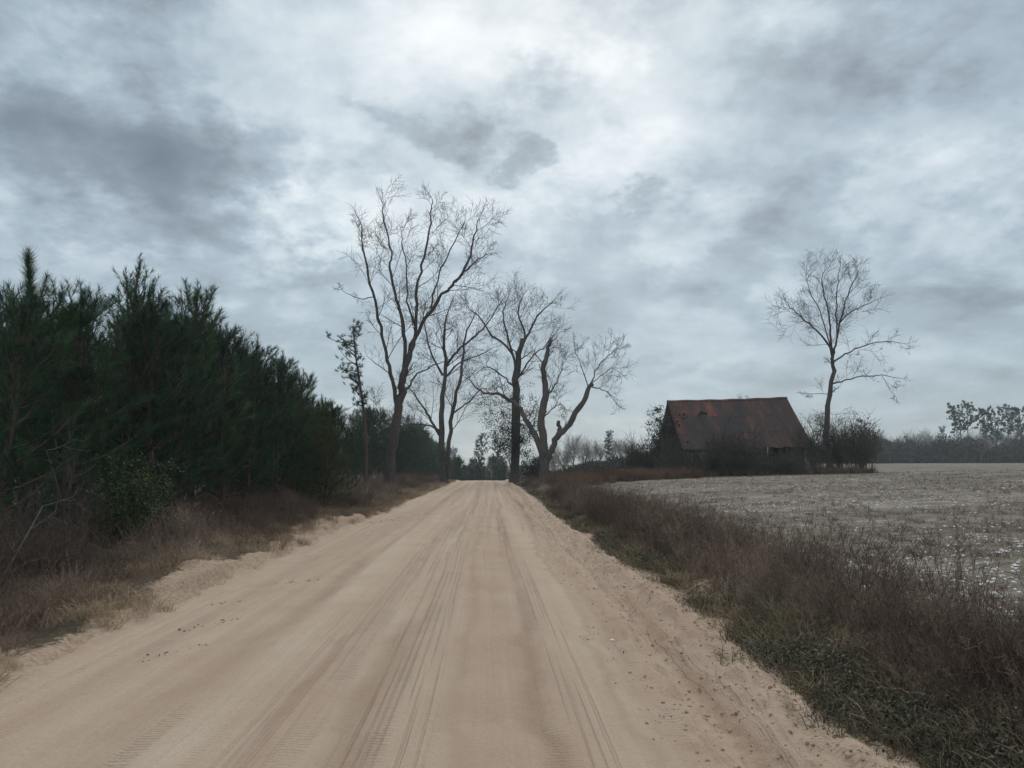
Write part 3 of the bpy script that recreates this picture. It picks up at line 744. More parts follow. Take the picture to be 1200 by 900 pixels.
def bare_small(seed, H=10):
    rng = random.Random(seed); root = thing('bare_tree', 'bare tree', 'tree', (0, 0, 0)); tb, cb = MB(), MB()
    P = catmull([np.array([0, 0, -.2]), np.array([rng.gauss(0, .15), rng.gauss(0, .15), H * .2]), np.array([rng.gauss(0, .3), rng.gauss(0, .3), H * .45])], 4)
    tb.tube(P, np.linspace(.2, .12, len(P)), 7)
    for k in range(9):
        s = rng.uniform(.45, 1); p = P[int(s * (len(P) - 1))]; a = k * 2.4 + rng.uniform(-.4, .4)
        d = unit(np.array([math.cos(a) * .65, math.sin(a) * .65, 1]))
        grow(cb, rng, p, d, H * rng.uniform(.35, .58), .09, 1, 3, .02, .3, .18, (7, 10))
    kids(root, tb.build('trunk', M['twig_grey'], root), cb.build('crown', M['twig_grey'], root)); return root
BARE = Stock([bare_small(320 + k) for k in range(4)])

def leafy_shrub(seed, h, r, n, name='evergreen_shrub', m='leaf', leaf=.05, label='', cat='shrub', cone=.5):
    rng = random.Random(seed); rs = np.random.RandomState(seed); root = thing(name, label, cat, (0, 0, 0)); b, lb = MB(), MB()
    tips = []
    for k in range(max(6, n // 260)):
        a = rng.uniform(0, 6.28); d = unit(np.array([math.cos(a) * cone * rng.random(), math.sin(a) * cone * rng.random(), 1]))
        p = np.array([0, 0, -.05]); P = [p]
        L = h * rng.uniform(.45, .98)
        for s in range(6):
            d = unit(d + perp(rng, d) * .22); p = p + d * L / 6; P.append(p)
            if s > 0:
                for q in range(3):
                    dd = perp(rng, d); tips.append(p + dd * r * rng.uniform(.15, .65) * (1.1 - .6 * s / 6) + np.array([0, 0, rng.uniform(-.1, .2)]))
        b.tube(P, np.linspace(.02, .006, 7), 4)
    tips = np.array(tips); C = tips[rs.randint(len(tips), size=n)] + rs.normal(size=(n, 3)) * np.array([.10, .10, .08]) * max(1, r)
    nrm = norm(rs.normal(size=(n, 3)) + np.array([0, 0, .7])); a_ = norm(np.cross(nrm, rs.normal(size=(n, 3)))); b_ = np.cross(nrm, a_)
    l = leaf * rs.uniform(.6, 1.3, n)[:, None]
    V = np.stack([C - a_ * l, C - b_ * l * .42, C + a_ * l, C + b_ * l * .42], 1).reshape(-1, 3)
    lb.add(V, Q=np.arange(n * 4).reshape(-1, 4), tint=np.repeat(rs.rand(n), 4))
    kids(root, b.build('stem', M['twig'], root), lb.build('foliage', M[m], root)); return root

def base(px, Y, py=550):
    p = at(px, py, Y); return np.array([p[0], Y, zg(p[0], Y)])
# ivy on the big right-hand tree
iv = leafy_shrub(41, 9.0, 2.3, 8500, 'ivy', 'ivy', .085, 'dark evergreen ivy clump wrapped round the trunk of the bare tree right of the road', 'ivy', .34)
iv.location = base(600, 73.2) + np.array([0, 0, 1.2])
iv2 = leafy_shrub(42, 3.0, 1.6, 2600, 'evergreen_shrub', 'ivy', .07, 'dark evergreen thicket growing at the foot of the broken tree', 'shrub', .4)
iv2.location = base(626, 62.5)
# green shrub under the near pines and others
gs = leafy_shrub(43, 1.6, .8, 7000, label='bright green leafy shrub under the near pines on the left', leaf=.028); gs.location = (*at(150, 640, 13.3)[:2], zg(at(150, 640, 13.3)[0], 13.3))
gs = leafy_shrub(44, 1.2, .7, 1800, label='low yellowish green shrub at the foot of the pine line where the verge narrows', leaf=.045); gs.location = (-5.9, 25.0, zg(-5.9, 25))
GL = 'dark green rounded shrub left of the barn, %s'
for k, (px, Y, h, nm) in enumerate([(752, 66, 3.0, 'the farther from its wall'), (772, 63.5, 3.3, 'the one against its wall')]):
    s_ = leafy_shrub(50 + k, h, 1.9, 3000, label=GL % nm, leaf=.12, cone=.6, m='ivy'); s_.location = base(px, Y)

# ---------------------------------------------------------------- barn
BY = 62.0; e0 = at(800, 527, BY); e1 = at(952, 522, BY); r0 = at(783, 470, BY + 5.2); r1 = at(922, 466, BY + 5.2)
xa, xb = (e0[0] + r0[0]) / 2, (e1[0] + r1[0]) / 2
gz = zg((xa + xb) / 2, BY + 3) - .05
barn = thing('barn', 'derelict wooden barn with a rusted red tin gable roof, overgrown with brush', 'barn', ((xa + xb) / 2, BY + 5.2, gz))
hw = (xb - xa) / 2
def zr(x): return r0[2] + (r1[2] - r0[2]) * (x + hw) / (2 * hw) - gz     # ridge height along the barn
def ze(x): return e0[2] + (e1[2] - e0[2]) * (x + hw) / (2 * hw) - gz
rb = random.Random(9); rf = MB()
NS = 17; sw = 2 * hw / NS
for side in (-1, 1):
    for k in range(NS):
        for crs in range(3):
            lift = .012 * ((k + crs) % 2) + .014 * (2 - crs)
            t0 = crs / 3 - (.02 if crs else 0); t1 = (crs + 1) / 3 + .015
            if crs == 2: t1 = 1.0 + rb.uniform(-.006, .03)
            xs = np.linspace(-hw + k * sw - .02, -hw + (k + 1) * sw + .02, 13); ts = np.linspace(t0, t1, 5)
            X, Tt = np.meshgrid(xs, ts)
            sag = -.10 * np.sin(Tt * math.pi) * (1 + .6 * np.sin(X * .9 + 1)) - .05 * np.sin((X + hw) / (2 * hw) * math.pi)
            Zz = zr(X) + (ze(X) - zr(X)) * Tt + sag + lift + .012 * np.cos((X + hw) / sw * 2 * math.pi * 5) + rb.uniform(-.01, .01)
            Yy = side * 5.2 * Tt
            V = np.stack([X, Yy, Zz], -1).reshape(-1, 3)
            Q = [(r * 13 + c, r * 13 + c + 1, (r + 1) * 13 + c + 1, (r + 1) * 13 + c) for r in range(4) for c in range(12)]
            fx = k / NS
            redness = (.67 if crs == 0 and fx < .45 else .55 if crs == 0 else .58 if crs == 1 and fx < .3 else .46 if crs == 1 else .42) + rb.uniform(-.17, .17)
            if fx > .82: redness = .55 + rb.uniform(-.1, .1)
            rf.add(V, Q, tint=redness)
roof = rf.build('roof', M['rust'], barn)
sd = roof.modifiers.new('thickness', 'SOLIDIFY'); sd.thickness = .012
rc = MB(); xs = np.linspace(-hw - .05, hw + .05, 40)
for s in (-1, 1):
    A_ = np.array([[x, 0, zr(x) + .07 - .05 * math.sin((x + hw) / (2 * hw) * math.pi) + .02 * math.sin(x * 3)] for x in xs]); B_ = A_ + np.array([0, s * .2, -.15])
    rc.add(np.vstack([A_, B_]), [(i, i + 1, 41 + i, 40 + i) for i in range(39)], tint=.62)
cap = rc.build('ridge_cap', M['rust'], roof); cap.modifiers.new('thickness', 'SOLIDIFY').thickness = .01
def boards(name, p0, p1, top, skip=(), seed=0, bottom=-.1, parent=barn):
    """vertical boards between two floor points; top(x) gives the height"""
    rg = random.Random(seed); b = MB(); p0 = np.array(p0); p1 = np.array(p1); L = np.linalg.norm(p1 - p0); d = (p1 - p0) / L; s = 0
    while s < L:
        wd = rg.uniform(.17, .24); c = p0 + d * (s + wd / 2)
        if s + wd <= L and not any(a < s < bb for a, bb in skip) and rg.random() > .05:
            h = top(c) - rg.uniform(0, .08); zb = bottom + rg.choice([0, 0, 0, .15, .3])
            b.box((c[0], c[1], (h + zb) / 2), (wd, .03, h - zb), math.atan2(d[1], d[0]) + rg.gauss(0, .01), rg.random())
        s += wd + rg.uniform(.008, .035)
    return b.build(name, M['board'], parent)
iw = hw - .45; fy = -4.6
def top_gable(c): return zr(c[0]) + (ze(c[0]) - zr(c[0])) * abs(c[1]) / 5.2 - .28
for k, (u0, u1) in enumerate([(0, .12), (.34, .70), (.84, 1)]): boards('front_wall', (-iw + 2 * iw * u0, fy), (-iw + 2 * iw * u1, fy), top_gable, [], 1 + 10 * k)
boards('back_wall', (-iw, -fy), (iw, -fy), top_gable, [], 2)
boards('gable_wall', (-iw, fy + .05), (-iw, -fy - .05), top_gable, [(3.6, 5.4)], 3)
boards('gable_wall', (iw, fy + .05), (iw, -fy - .05), top_gable, [], 4)
for x in np.linspace(-iw + .1, iw - .1, 6):
    pb = MB(); pb.box((x, fy + .12, 1.35), (.16, .16, 2.9), rb.uniform(-.1, .1), rb.random()); pb.build('post', M['board'], barn)
for x in np.linspace(-hw + .15, hw - .15, 9):
    for s in (-1, 1):
        p = MB(); zz0, zz1 = zr(x) - .22, ze(x) - .13
        p.tube([(x, s * .04, zz0), (x, s * 2.6, (zz0 + zz1) / 2 - .14), (x, s * 5.05, zz1)], .055, 4, rb.random()); p.build('rafter', M['board'], barn)
BC = np.array([(xa + xb) / 2, BY + 5.2, gz])

# brush round the barn
FB = 'tangled bare shrub in the thicket along the front of the barn'
for k, px in enumerate(np.linspace(792, 948, 17)):
    Y = BY - 1.5 - rb.uniform(0, 1.2); b_ = base(px + rb.uniform(-4, 4), Y); s_ = rb.uniform(.5, .8)
    if 845 < px < 885: s_ *= 1.6
    SHRUB.place(k, b_, rb.uniform(0, 6.28), (s_ * 1.2, s_ * 1.2, s_), FB, 'bare shrubs along the front of the barn')
for k, (px, s_) in enumerate([(846, 1.2), (866, 1.3)]):
    SHRUB.place(k, base(px, BY - 1.6 - .3 * k), rb.uniform(0, 6.28), (s_ * 1.1, s_ * 1.1, s_), 'tallest bare shrub clump rising in front of the middle of the barn roof', 'tallest bare shrubs in front of the barn roof')
RB = 'tall bare shrub in the thicket round the lone tree right of the barn'
for k, px in enumerate([955, 962, 984, 990, 1000, 1004, 1010, 1016]):
    Y = 60 + rb.uniform(-1.5, 3); s_ = rb.uniform(1.1, 1.45)
    SHRUB.place(k + 1, base(px, Y), rb.uniform(0, 6.28), (s_ * .9, s_ * .9, s_), RB, 'bare shrubs round the lone tree')
LB = 'bare shrub in the thicket off the left end of the barn'
for k, px in enumerate([742, 760, 776, 783, 790]):
    Y = 61 + rb.uniform(-1.5, 3); s_ = rb.uniform(.95, 1.35)
    SHRUB.place(k + 2, base(px, Y), rb.uniform(0, 6.28), s_, LB, 'bare shrubs off the left end of the barn')
v = vine_tangle('dead_vine', 'dead vines climbing the left gable of the barn up to its ridge', (xa - .1, BY + 4.6, gz + .4), 6.2, 1.8, 60, 6)
v = vine_tangle('dead_vine', 'sprig of dead vine sticking up over the barn ridge', (at(870, 470, BY + 6)[0], BY + 6.0, r0[2] - .5), .6, 1.2, 4, 7)
iv = leafy_shrub(61, 6.2, 1.5, 5200, 'ivy', 'ivy', .11, 'dark ivy covering the left gable end of the barn', 'ivy', .25); iv.location = (xa - .35, BY + 3.6, gz)
p_ = base(1022, 63); pp = thing('fence_post', 'short weathered wooden post standing alone at the field corner', 'post', p_); q = MB(); q.tube([(0, 0, -.1), (.02, 0, .55), (.03, .01, 1.0)], [.05, .05, .045], 7); kids(pp, q.build('shaft', M['board'], pp, True))

# ---------------------------------------------------------------- distant woods
rw = random.Random(5)
DB = 'grey bare tree in the distant line between the broken tree and the barn'
for k, (px, py, Y) in enumerate([(660, 512, 150), (672, 510, 160), (684, 511, 140), (694, 513, 150), (704, 515, 165), (728, 514, 150), (738, 516, 160), (746, 513, 150), (650, 520, 170), (720, 518, 175)]):
    b_ = base(px, Y); h = at(px, py, Y)[2] - b_[2]; s_ = h / 10.0
    BARE.place(k, b_, rw.uniform(0, 6.28), s_, DB, 'grey bare trees beyond the field edge')
for k, (px, py, Y, lb) in enumerate([(714, 507, 145, 'dark pine standing among the grey bare trees between the broken tree and the barn')]):
    b_ = base(px, Y); h = at(px, py, Y)[2] - b_[2]; BUSHY.place(k, b_, rw.uniform(0, 6.28), h / 10, lb)
CP = 'dark pine of the low wood beyond the crest of the road'
for k in range(26):
    px = rw.uniform(518, 640); Y = rw.uniform(130, 175); b_ = base(px, Y); h = at(px, rw.uniform(534, 546), Y)[2] - b_[2]; s_ = h / 5.5
    PINES.place(k % 6, b_, rw.uniform(0, 6.28), (s_ * 1.3, s_ * 1.3, s_), CP, 'pines of the low wood beyond the crest')
for (px, py, lb) in [(564, 511, 'round-crowned tall pine rising above the low wood at the end of the road'), (583, 516, 'lower tall pine close beside the round-crowned pine at the end of the road')]:
    b_ = base(px, 150); h = at(px, py, 150)[2] - b_[2]; BUSHY.place(1, b_, rw.uniform(0, 6), (h / 10 * .8, h / 10 * .8, h / 10), lb)
FB_ = 'grey bare tree in the far tree line beyond the field'
for k, (px, py) in enumerate([(1022, 508), (1034, 512), (1060, 508), (1082, 500), (1090, 503), (1075, 508), (1120, 505), (1143, 503), (1150, 500), (1045, 515), (1190, 498), (1112, 512), (1098, 507), (1066, 516), (1052, 512), (1029, 518), (1131, 508), (1163, 506), (1178, 508), (1196, 505), (1088, 514), (1102, 514)]):
    Y = 215 + rw.uniform(-15, 30); b_ = base(px, Y); h = at(px, py, Y)[2] - b_[2]
    BARE.place(k, b_, rw.uniform(0, 6.28), h / 10, FB_, 'grey bare trees in the far tree line')
FPL = ['tall open-crowned pine, leftmost of the tall pines in the far tree line', 'second tall pine of the close pair in the far tree line, its crown lower', 'dense dark tall pine left of the last three in the far tree line', 'dark tall pine, broadest crown in the far tree line',
       'tall pine near the right end of the far tree line, crown notched', 'tall pine cut by the right edge of the photo', 'small dark conical pine standing lower between the bare trees of the far line', 'flat-topped small pine rising behind the shrubs right of the lone tree', 'thin pine just right of the shrubs round the lone tree']
for k, (px, py, i) in enumerate([(1128, 478, 0), (1137, 480, 2), (1158, 481, 1), (1170, 484, 1), (1184, 481, 0), (1200, 480, 1), (1106, 502, 3), (1012, 496, 2), (1030, 508, 0)]):
    Y = 225 + 6 * (k % 3) if k < 7 else 150; b_ = base(px, Y); h = at(px, py, Y)[2] - b_[2]
    (BUSHY if i == 3 else TALL).place(i % 3, b_, rw.uniform(0, 6.28), ((h / 10) * .85, (h / 10) * .85, h / 10), FPL[k])

def far_brush(name, segs, seed, n, hmin, hmax, ts):
    """far understorey: stems and leafy scraps filling a belt of woods"""
    rs = np.random.RandomState(seed); b = MB()
    for (p0, p1, depth, k, hs) in segs:
        u_ = rs.rand(k); C = np.array(p0)[None] * (1 - u_[:, None]) + np.array(p1)[None] * u_[:, None]
        x = C[:, 0] + rs.uniform(-1, 1, k) * depth * .3; y_ = C[:, 1] + rs.uniform(0, 1, k) * depth
        lump = .45 + 1.8 * (fbm(x * .09, y_ * .04, seed, 4) + .22)
        h = hs * np.clip(lump, .3, 1.9) * rs.rand(k) ** .7; z = Z(x, y_) + h
        Cc = np.stack([x, y_, z], -1); d = norm(rs.normal(size=(k, 3)) + np.array([0, 0, .8])); l = rs.uniform(.5, 1.3, k)[:, None] * ts
        wv_ = norm(np.cross(d, rs.normal(size=(k, 3)))) * l * .16
        V = np.stack([Cc - wv_, Cc + wv_, Cc + d * l], 1).reshape(-1, 3)
        b.add(V, T=np.arange(k * 3).reshape(-1, 3), tint=np.repeat(np.clip(rs.rand(k) * .6 + .4 * (lump - .5), 0, 1), 3))
        q = k // 7; i = rs.randint(k, size=q); xs_, ys_ = x[i] + rs.normal(size=q) * .5, y_[i]; B_ = np.stack([xs_, ys_, Z(xs_, ys_)], -1)
        hh = (hs * np.clip(lump[i], .3, 1.9) * rs.uniform(.6, 1.35, q))[:, None]; dv = np.stack([rs.normal(size=q) * .09, rs.normal(size=q) * .09, np.ones(q)], -1); a_ = rs.uniform(0, 3.14, q)
        sw_ = np.stack([np.cos(a_), np.sin(a_), 0 * a_], -1) * .045
        b.add(np.stack([B_ - sw_, B_ + sw_, B_ + dv * hh], 1).reshape(-1, 3), T=np.arange(q * 3).reshape(-1, 3), tint=np.repeat(.55 + .45 * rs.rand(q), 3))
    return b.build(name, M['brush_far'])
def g2(px, Y): p = base(px, Y); return (p[0], p[1])
o = far_brush('far_woods', [(g2(1005, 190), g2(1215, 215), 30, 36000, 4.8), (g2(1180, 215), g2(1290, 215), 30, 9000, 4.8)], 71, 0, 0, 0, 1.1)
tag(o, 'low grey brown woodland understorey along the far side of the field', 'woods', kind='stuff')
o = far_brush('far_scrub', [(g2(640, 118), g2(765, 122), 20, 16000, 2.0)], 72, 0, 0, 0, .8)
tag(o, 'dark scrub along the field edge behind the reddish grass', 'scrub', kind='stuff')

# ---------------------------------------------------------------- weeds and grasses
def stalks(rs, n, h, spread, wd=.006, twigs=6, lean=.25, twl=.16, curl=0.0):
    """dead weed clump: stalks as bent ribbons with side twigs"""
    a = rs.uniform(0, 6.28, n); r = spread * np.sqrt(rs.rand(n)); B = np.stack([np.cos(a) * r, np.sin(a) * r, np.full(n, -.04)], -1)
    H = h * rs.uniform(.45, 1.05, n); d = norm(np.stack([rs.normal(size=n) * lean, rs.normal(size=n) * lean, np.ones(n)], -1))
    k = rs.normal(size=(n, 3)) * np.array([.12, .12, .02])
    mid = B + d * (H * .55)[:, None] + k * H[:, None]; tip = B + d * H[:, None] + k * H[:, None] * 2.2 - np.array([0, 0, 1]) * (H * curl)[:, None]
    w_ = norm(np.cross(d, rs.normal(size=(n, 3)))) * wd / 2
    V = np.stack([B - w_, B + w_, mid - w_ * .8, mid + w_ * .8, tip], 1).reshape(-1, 3)
    i = np.arange(n)[:, None] * 5
    T = np.concatenate([i + np.array([0, 1, 3]), i + np.array([0, 3, 2]), i + np.array([2, 3, 4])], 0)
    if twigs:
        N = n * twigs; s = rs.uniform(.35, 1.0, N); j = np.repeat(np.arange(n), twigs)
        P = np.where((s < .55)[:, None], B[j] + (mid - B)[j] * (s / .55)[:, None], mid[j] + (tip - mid)[j] * ((s - .55) / .45)[:, None])
        dd = norm(rs.normal(size=(N, 3)) + d[j] * 1.1 + np.array([0, 0, .3])); l = (twl * rs.uniform(.4, 1.1, N) * (1.25 - .6 * s))[:, None]
        ww = norm(np.cross(dd, rs.normal(size=(N, 3)))) * wd * .45
        V2 = np.stack([P - ww, P + ww, P + dd * l], 1).reshape(-1, 3)
        T = np.concatenate([T, n * 5 + np.arange(N * 3).reshape(-1, 3)]); V = np.concatenate([V, V2])
    return V, T
def leafclump(rs, n, h, spread, leaf):
    a = rs.uniform(0, 6.28, n); r = spread * np.sqrt(rs.rand(n))
    C = np.stack([np.cos(a) * r, np.sin(a) * r, h * rs.rand(n) * (1 - .6 * (r / spread) ** 2)], -1)
    nr = norm(rs.normal(size=(n, 3)) * .8 + np.array([0, 0, .8])); a_ = norm(np.cross(nr, rs.normal(size=(n, 3)))); b_ = np.cross(nr, a_)
    l = leaf * rs.uniform(.5, 1.3, n)[:, None]
    V = np.stack([C - a_ * l, C - b_ * l * .45, C + a_ * l, C + b_ * l * .45], 1).reshape(-1, 3)
    i = np.arange(n)[:, None] * 4
    return V, np.concatenate([i + np.array([0, 1, 2]), i + np.array([0, 2, 3])])
def scatter(name, protos, X, Y, sc, material, seed, label, cat, tint=None, hz=None):
    rs = np.random.RandomState(seed); mb = MB(); X = np.asarray(X); Y = np.asarray(Y); z = Z(X, Y)
    pick = rs.randint(len(protos), size=len(X)); rz = rs.uniform(0, 6.28, len(X)); sc = np.broadcast_to(sc, X.shape)
    hz = np.ones(len(X)) if hz is None else hz
    tint = rs.rand(len(X)) if tint is None else tint
    for k, (V, T) in enumerate(protos):
        I = np.where(pick == k)[0]
        if not len(I): continue
        c, s = np.cos(rz[I]), np.sin(rz[I])
        vx = (c[:, None] * V[None, :, 0] - s[:, None] * V[None, :, 1]) * sc[I][:, None] + X[I][:, None]
        vy = (s[:, None] * V[None, :, 0] + c[:, None] * V[None, :, 1]) * sc[I][:, None] + Y[I][:, None]
        vz = V[None, :, 2] * (sc[I] * hz[I])[:, None] + z[I][:, None]
        W_ = np.stack([vx, vy, vz], -1).reshape(-1, 3)
        TT = (T[None] + (np.arange(len(I)) * len(V))[:, None, None]).reshape(-1, 3)
        tt = np.clip(np.repeat(tint[I], len(V)) + rs.uniform(-.22, .22, len(W_) // 1), 0, 1)
        mb.add(W_, T=TT, tint=tt)
    return tag(mb.build(name, material), label, cat, kind='stuff')
def band(rs, n, y0, y1, f0, f1, pw=2.0):
    """points in a strip beside the road, denser near the camera; f0,f1(Y) are the strip's sides"""
    u_ = rs.rand(n); Y = (y0 ** (1 / pw) + (y1 ** (1 / pw) - y0 ** (1 / pw)) * u_) ** pw
    a, b = f0(Y), f1(Y); return a + (b - a) * rs.rand(n), Y
rs = np.random.RandomState(3)
WEED = [stalks(rs, 24, .80, .2, .006, 11, .24, .17) for _ in range(6)]
WFINE = [stalks(rs, 34, .58, .24, .005, 6, .38, .13) for _ in range(4)]
TALLW = [stalks(rs, 12, 1.15, .16, .007, 16, .2, .22) for _ in range(4)]
GRASS = [stalks(rs, 46, .34, .17, .006, 0, .5, curl=.25) for _ in range(5)]
SEDGE = [stalks(rs, 40, .85, .22, .012, 3, .2, .2) for _ in range(4)]
LEAFC = [leafclump(rs, 90, .17, .24, .017) for _ in range(5)]
FINEG = [stalks(rs, 40, .22, .2, .006, 2, .6, .08, curl=.2) for _ in range(5)]

# right verge
X, Y = band(rs, 1750, 3.2, 84, lambda y: xr(y) + .55, lambda y: xf(y) - .1, 2.2)
fall = .5 + .55 * sm(X - xr(Y), .5, 1.1); lum = .85 + .9 * fbm(X * .5, Y * .28, 61, 3)
scatter('dead_weeds', WEED + WFINE, X, Y, fall * np.clip(lum, .45, 1.3), M['weed'], 31, 'reddish brown dead weeds lining the right side of the road', 'weeds', tint=np.clip(.40 + 1.0 * fbm(X * .6, Y * .35, 62, 3) + rs.normal(size=len(X)) * .2, 0, 1))
X, Y = band(rs, 260, 4, 40, lambda y: xr(y) + 1.0, lambda y: xf(y) + .1, 2.2)
scatter('tall_weeds', TALLW, X, Y, .55 + .45 * rs.rand(len(X)), M['weed'], 32, 'tall branching dead weed stalks standing above the brown weeds on the right', 'weeds', tint=.1 + .5 * rs.rand(len(X)))
X, Y = band(rs, 1500, 3.0, 50, lambda y: xr(y) + .14, lambda y: xr(y) + .62 + .25 * (y < 6), 2.4)
keep = fbm(X * 1.1, Y * .7, 63, 3) > -.1 + .3 * sm(Y, 5, 9) - .35 * (X - xr(Y) < .5) * (Y < 7); X, Y = X[keep], Y[keep]
scatter('green_weeds', LEAFC, X, Y, .55 + .6 * rs.rand(len(X)), M['green'], 33, 'low dark green weeds creeping along the right edge of the road', 'weeds', tint=np.clip(.35 + .8 * fbm(X, Y * .6, 64, 3), 0, 1))
X, Y = band(rs, 1700, 3.0, 80, lambda y: xr(y) + .12, lambda y: xr(y) + 1.0, 2.2)
keep = fbm(X * 1.3, Y * .5, 65, 3) > -.15; X, Y = X[keep], Y[keep]
scatter('fine_green_grass', FINEG, X + rs.normal(size=len(X)) * .15, Y + .2, .7 + .6 * rs.rand(len(X)), M['green'], 46, 'fine dull green grass mixed into the low weeds at the right road edge', 'grass', tint=.3 + .6 * rs.rand(len(X)))
scatter('dry_grass', GRASS, X, Y, .5 + .5 * rs.rand(len(X)), M['straw'], 34, 'short dry grass tufts along the right edge of the road', 'grass', tint=.9 * rs.rand(len(X)))
# left verge
X, Y = band(rs, 3000, 5.0, 84, lambda y: xl(y) - 4.6 - 2.4 * sm(y, 28, 45), lambda y: xl(y) - .3, 2.0)
keep = (fbm(X * .8, Y * .5, 66, 3) > -.35) & ((xl(Y) - X > .42 + .3 * fbm(X * .3, Y * .9, 54)) | (Y < 8) | (Y > 24)); X, Y = X[keep], Y[keep]
dl = xl(Y) - X
scatter('dead_weeds', WEED + WFINE + WFINE, X, Y, (.42 + .5 * sm(dl, .3, 2.0)) * (.7 + .6 * rs.rand(len(X))), M['weed'], 35, 'brown dead weeds between the pines and the road on the left', 'weeds', tint=np.clip(.38 + .9 * fbm(X * .5, Y * .4, 67, 3) + rs.normal(size=len(X)) * .12, 0, 1))
X, Y = band(rs, 2600, 5.0, 84, lambda y: xl(y) - 1.5, lambda y: xl(y) - .04, 2.0)
keep = (fbm(X * 1.2, Y * .6, 68, 3) > -.12 + .13 * ((xl(Y) - X < .4) & (Y > 8) & (Y < 24))) | (Y > 24); X, Y = X[keep], Y[keep]
scatter('dry_grass', GRASS, X, Y, .55 + .6 * rs.rand(len(X)), M['straw'], 36, 'tan dry grass tufts along the left edge of the road', 'grass', tint=np.clip(.42 + .5 * rs.rand(len(X)) + .5 * fbm(X, Y * .3, 69, 2), 0, 1))
# reddish broomsedge at the corner of the field
X = rs.uniform(4.0, 21, 1500); Y = 47 + rs.uniform(0, 1, 1500) ** 1.3 * 22; keep = (Y > 49 + (X - 4) * .75 + 2.5 * fbm(X * .3, 1.7, 70)) & (X < 15.5)
X, Y = X[keep], Y[keep]
scatter('broomsedge', SEDGE, X, Y, .8 + .5 * rs.rand(len(X)), M['sedge'], 37, 'reddish brown broomsedge at the field corner in front of the distant trees', 'grass', tint=np.clip(.45 + .9 * fbm(X * .35, Y * .2, 73), 0, 1))
# rough dead grass under the barn brush
X = rs.uniform(13, 30, 700); Y = 63 - 4.2 * rs.rand(700) ** 2.2 - .8 * fbm(X * .5, 3.3, 77)
keep = fbm(X * .6, Y * .3, 76) > -.2; X, Y = X[keep], Y[keep]
scatter('rough_grass', SEDGE, X, Y, .5 + .4 * rs.rand(len(X)), M['weed'], 38, 'rough dead grass under the shrubs in front of the barn', 'grass', tint=.1 + .35 * rs.rand(len(X)))
# field
STUB = [stalks(rs, 6, .16, .12, .008, 3, .6, .1) for _ in range(5)]
n = 12000; Y = 5 + 58 * rs.rand(n) ** 1.7; X = xf(Y) + rs.rand(n) * (Y * .85 + 3)
X = np.round(X / .95) * .95 + rs.normal(size=n) * .2; keep = (X > xf(Y)) & (fbm(X * .3, Y * .3, 74) > -.25); X, Y = X[keep], Y[keep]
scatter('cotton_stubble', STUB, X, Y, .7 + .6 * rs.rand(len(X)), M['stubble'], 39, 'short brown cotton stubble covering the harvested field', 'stubble', tint=rs.rand(len(X)))
def puff(rs):
    a = np.arange(6) * 1.047; r = rs.uniform(.5, 1.2, 6); V = np.vstack([np.stack([np.cos(a) * r, np.sin(a) * r * .7, rs.uniform(0, .1, 6)], -1), [[0, 0, .42], [0, 0, -.05]]]) * .045
    return V, np.array([(i, (i + 1) % 6, 6) for i in range(6)] + [((i + 1) % 6, i, 7) for i in range(6)])
PUFF = [puff(rs) for _ in range(6)]
n = 17000; Y = 5 + 57 * rs.rand(n) ** 1.35; X = xf(Y) + rs.rand(n) * (Y * .85 + 3); keep = fbm(X * .22, Y * .5, 75, 4) > -.02; X, Y = X[keep], Y[keep]
scatter('cotton_lint', PUFF, X, Y, .4 + 1.0 * rs.rand(len(X)) ** 2, M['lint'], 40, 'white scraps of cotton lint strewn over the harvested field', 'cotton')
# clods and litter
def clod(rs):
    a = np.arange(7) * 2 * math.pi / 7; V = [[0, 0, -.3]]
    for z, r in ((-.1, .8), (.3, .6)): V += [[math.cos(q) * r * rs.uniform(.7, 1.2), math.sin(q) * r * rs.uniform(.7, 1.2), z + rs.uniform(-.1, .1)] for q in a]
    V.append([0, 0, .55]); T = [(0, 1 + (i + 1) % 7, 1 + i) for i in range(7)]
    for i in range(7): j = (i + 1) % 7; T += [(1 + i, 1 + j, 8 + j), (1 + i, 8 + j, 8 + i), (8 + i, 8 + j, 15)]
    return np.array(V) * .02, np.array(T)
CL = [clod(rs) for _ in range(8)]
X, Y = band(rs, 7500, 3.2, 40, lambda y: xr(y) - 1.25, lambda y: xr(y) + .15, 2.4)
X = xr(Y) + .15 - (xr(Y) + .15 - X) ** 1.0 * rs.rand(len(X)) ** .5
scatter('sand_clods', CL, X, Y, .18 + 1.1 * rs.rand(len(X)) ** 4, M['clod'], 41, 'loose sand clods thrown up along the right side of the road', 'clods')
X, Y = [], []
for k in range(9):
    y0 = 5 + 20 * rs.rand() ** 1.5; x0 = float(xl(np.array([y0]))[0]) + rs.uniform(.05, .8); n = rs.randint(6, 16); q = rs.rand(n)
    X += list(x0 + q * .55 + rs.normal(size=n) * .03); Y += list(y0 + q * rs.uniform(.3, .9) + rs.normal(size=n) * .04)
X, Y = np.array(X), np.array(Y)
LIT = [leafclump(rs, 4, .02, .06, .014) for _ in range(5)]
scatter('leaf_litter', LIT, X, Y, .35 + .7 * rs.rand(len(X)), M['litter'], 42, 'dark leaf scraps and twigs washed up along the left edge of the road', 'litter')
X, Y = band(rs, 260, 3.4, 30, lambda y: xr(y) - 1.4, lambda y: xr(y), 2.2)
scatter('bark_scraps', LIT, X, Y, .35 + .6 * rs.rand(len(X)), M['litter'], 43, 'dark scraps of bark on the loose sand along the right of the road', 'litter')
p_ = at(717, 737, 7.6); mb = MB(); V, T = CL[0]; mb.add(V * np.array([1.5, 1.2, 1]), T=T, tint=1.0)
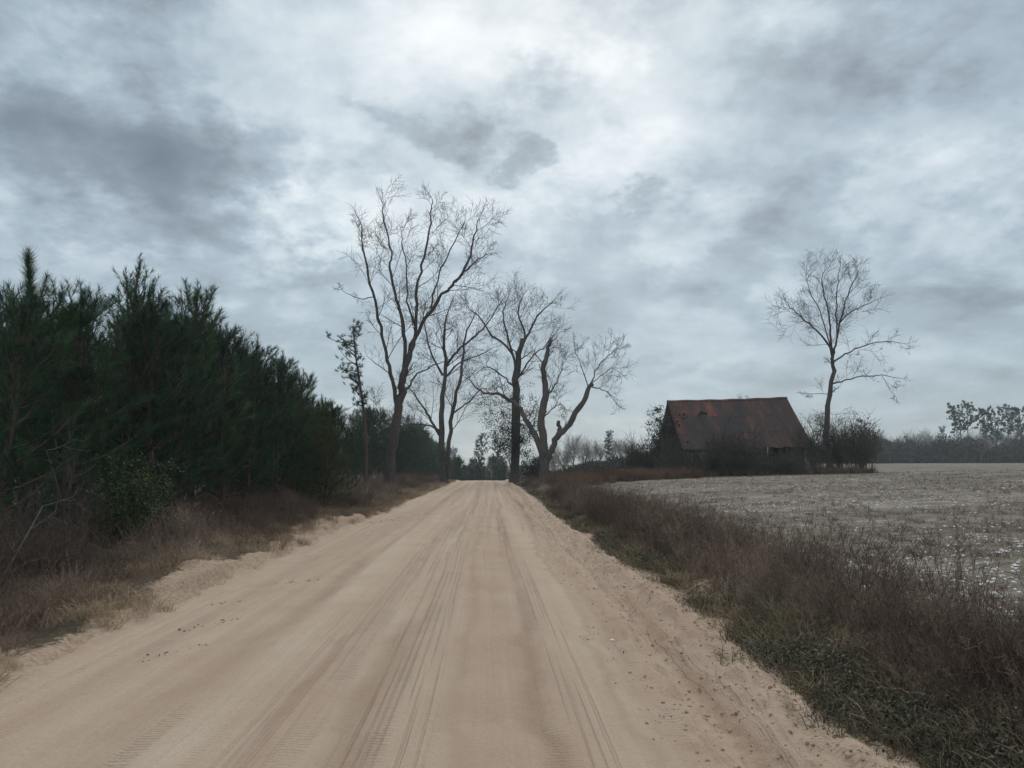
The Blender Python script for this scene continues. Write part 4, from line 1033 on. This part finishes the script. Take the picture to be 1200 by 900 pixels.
pb = mb.build('pebble', M['lint']); pb.location = (p_[0], 7.6, zg(p_[0], 7.6) + .01); tag(pb, 'small pale pebble lying alone on the sand between the wheel tracks', 'pebble')

# bare saplings, leaning dead branch and dead snag at the left edge
rl = random.Random(21)
for k, (px, Y, s_, lb) in enumerate([(12, 9.6, .62, 'grey bare shrub at the left edge of the photo under the pines'), (85, 11.5, .8, 'thin grey bare saplings in front of the near pines, left of the green shrub'), (120, 12.5, .55, 'small grey bare shrub tight against the bright green shrub')]):
    b_ = at(px, 650, Y); SHRUBG.place(k, (b_[0], Y, zg(b_[0], Y)), rl.uniform(0, 6), (s_ * .6, s_ * .6, s_), lb)
def stick(label, pts, Y, r, seed, name='dead_branch'):
    rng = random.Random(seed); P = np.array([at(a, b, y_) for (a, b), y_ in zip(pts, Y)]); o = P[0].copy(); rt = thing(name, label, 'branch', o); b = MB(); C = catmull(P - o, 4)
    b.tube(C, np.linspace(r, r * .4, len(C)), 6)
    for i in range(3, len(C), 3): grow(b, rng, C[i], unit(np.gradient(C, axis=0)[i] + perp(rng, np.array([0, 0, 1.])) * .5), .5, r * .4, 2, 3, .005, .2, .2, (2, 4))
    kids(rt, b.build('wood', M['bark_pale'], rt, True))
stick('pale dead branch leaning up out of the weeds at the left edge of the photo', [(-6, 690), (10, 665), (30, 630), (50, 593)], [8.8, 9.0, 9.3, 9.8], .02, 1)
stick('bent grey dead sapling trunk leaning in the shade of the near pines', [(78, 640), (70, 580), (62, 552), (54, 528)], [11.8, 11.6, 11.5, 11.4], .024, 2)

# ---------------------------------------------------------------- air
hb = MB(); hb.box((0, 160, 14), (700, 480, 38))
m = bpy.data.materials.new('haze'); m.use_nodes = True; t = NT(m.node_tree); pv = t.node('ShaderNodeVolumePrincipled')
pv.inputs['Color'].default_value = (.86, .92, .97, 1); pv.inputs['Density'].default_value = .00055
oo = t.node('ShaderNodeOutputMaterial'); t.l.new(pv.outputs[0], oo.inputs['Volume'])
hz_ = hb.build('haze', m); tag(hz_, 'thin grey haze in the air over the field and woods', 'haze', kind='stuff')
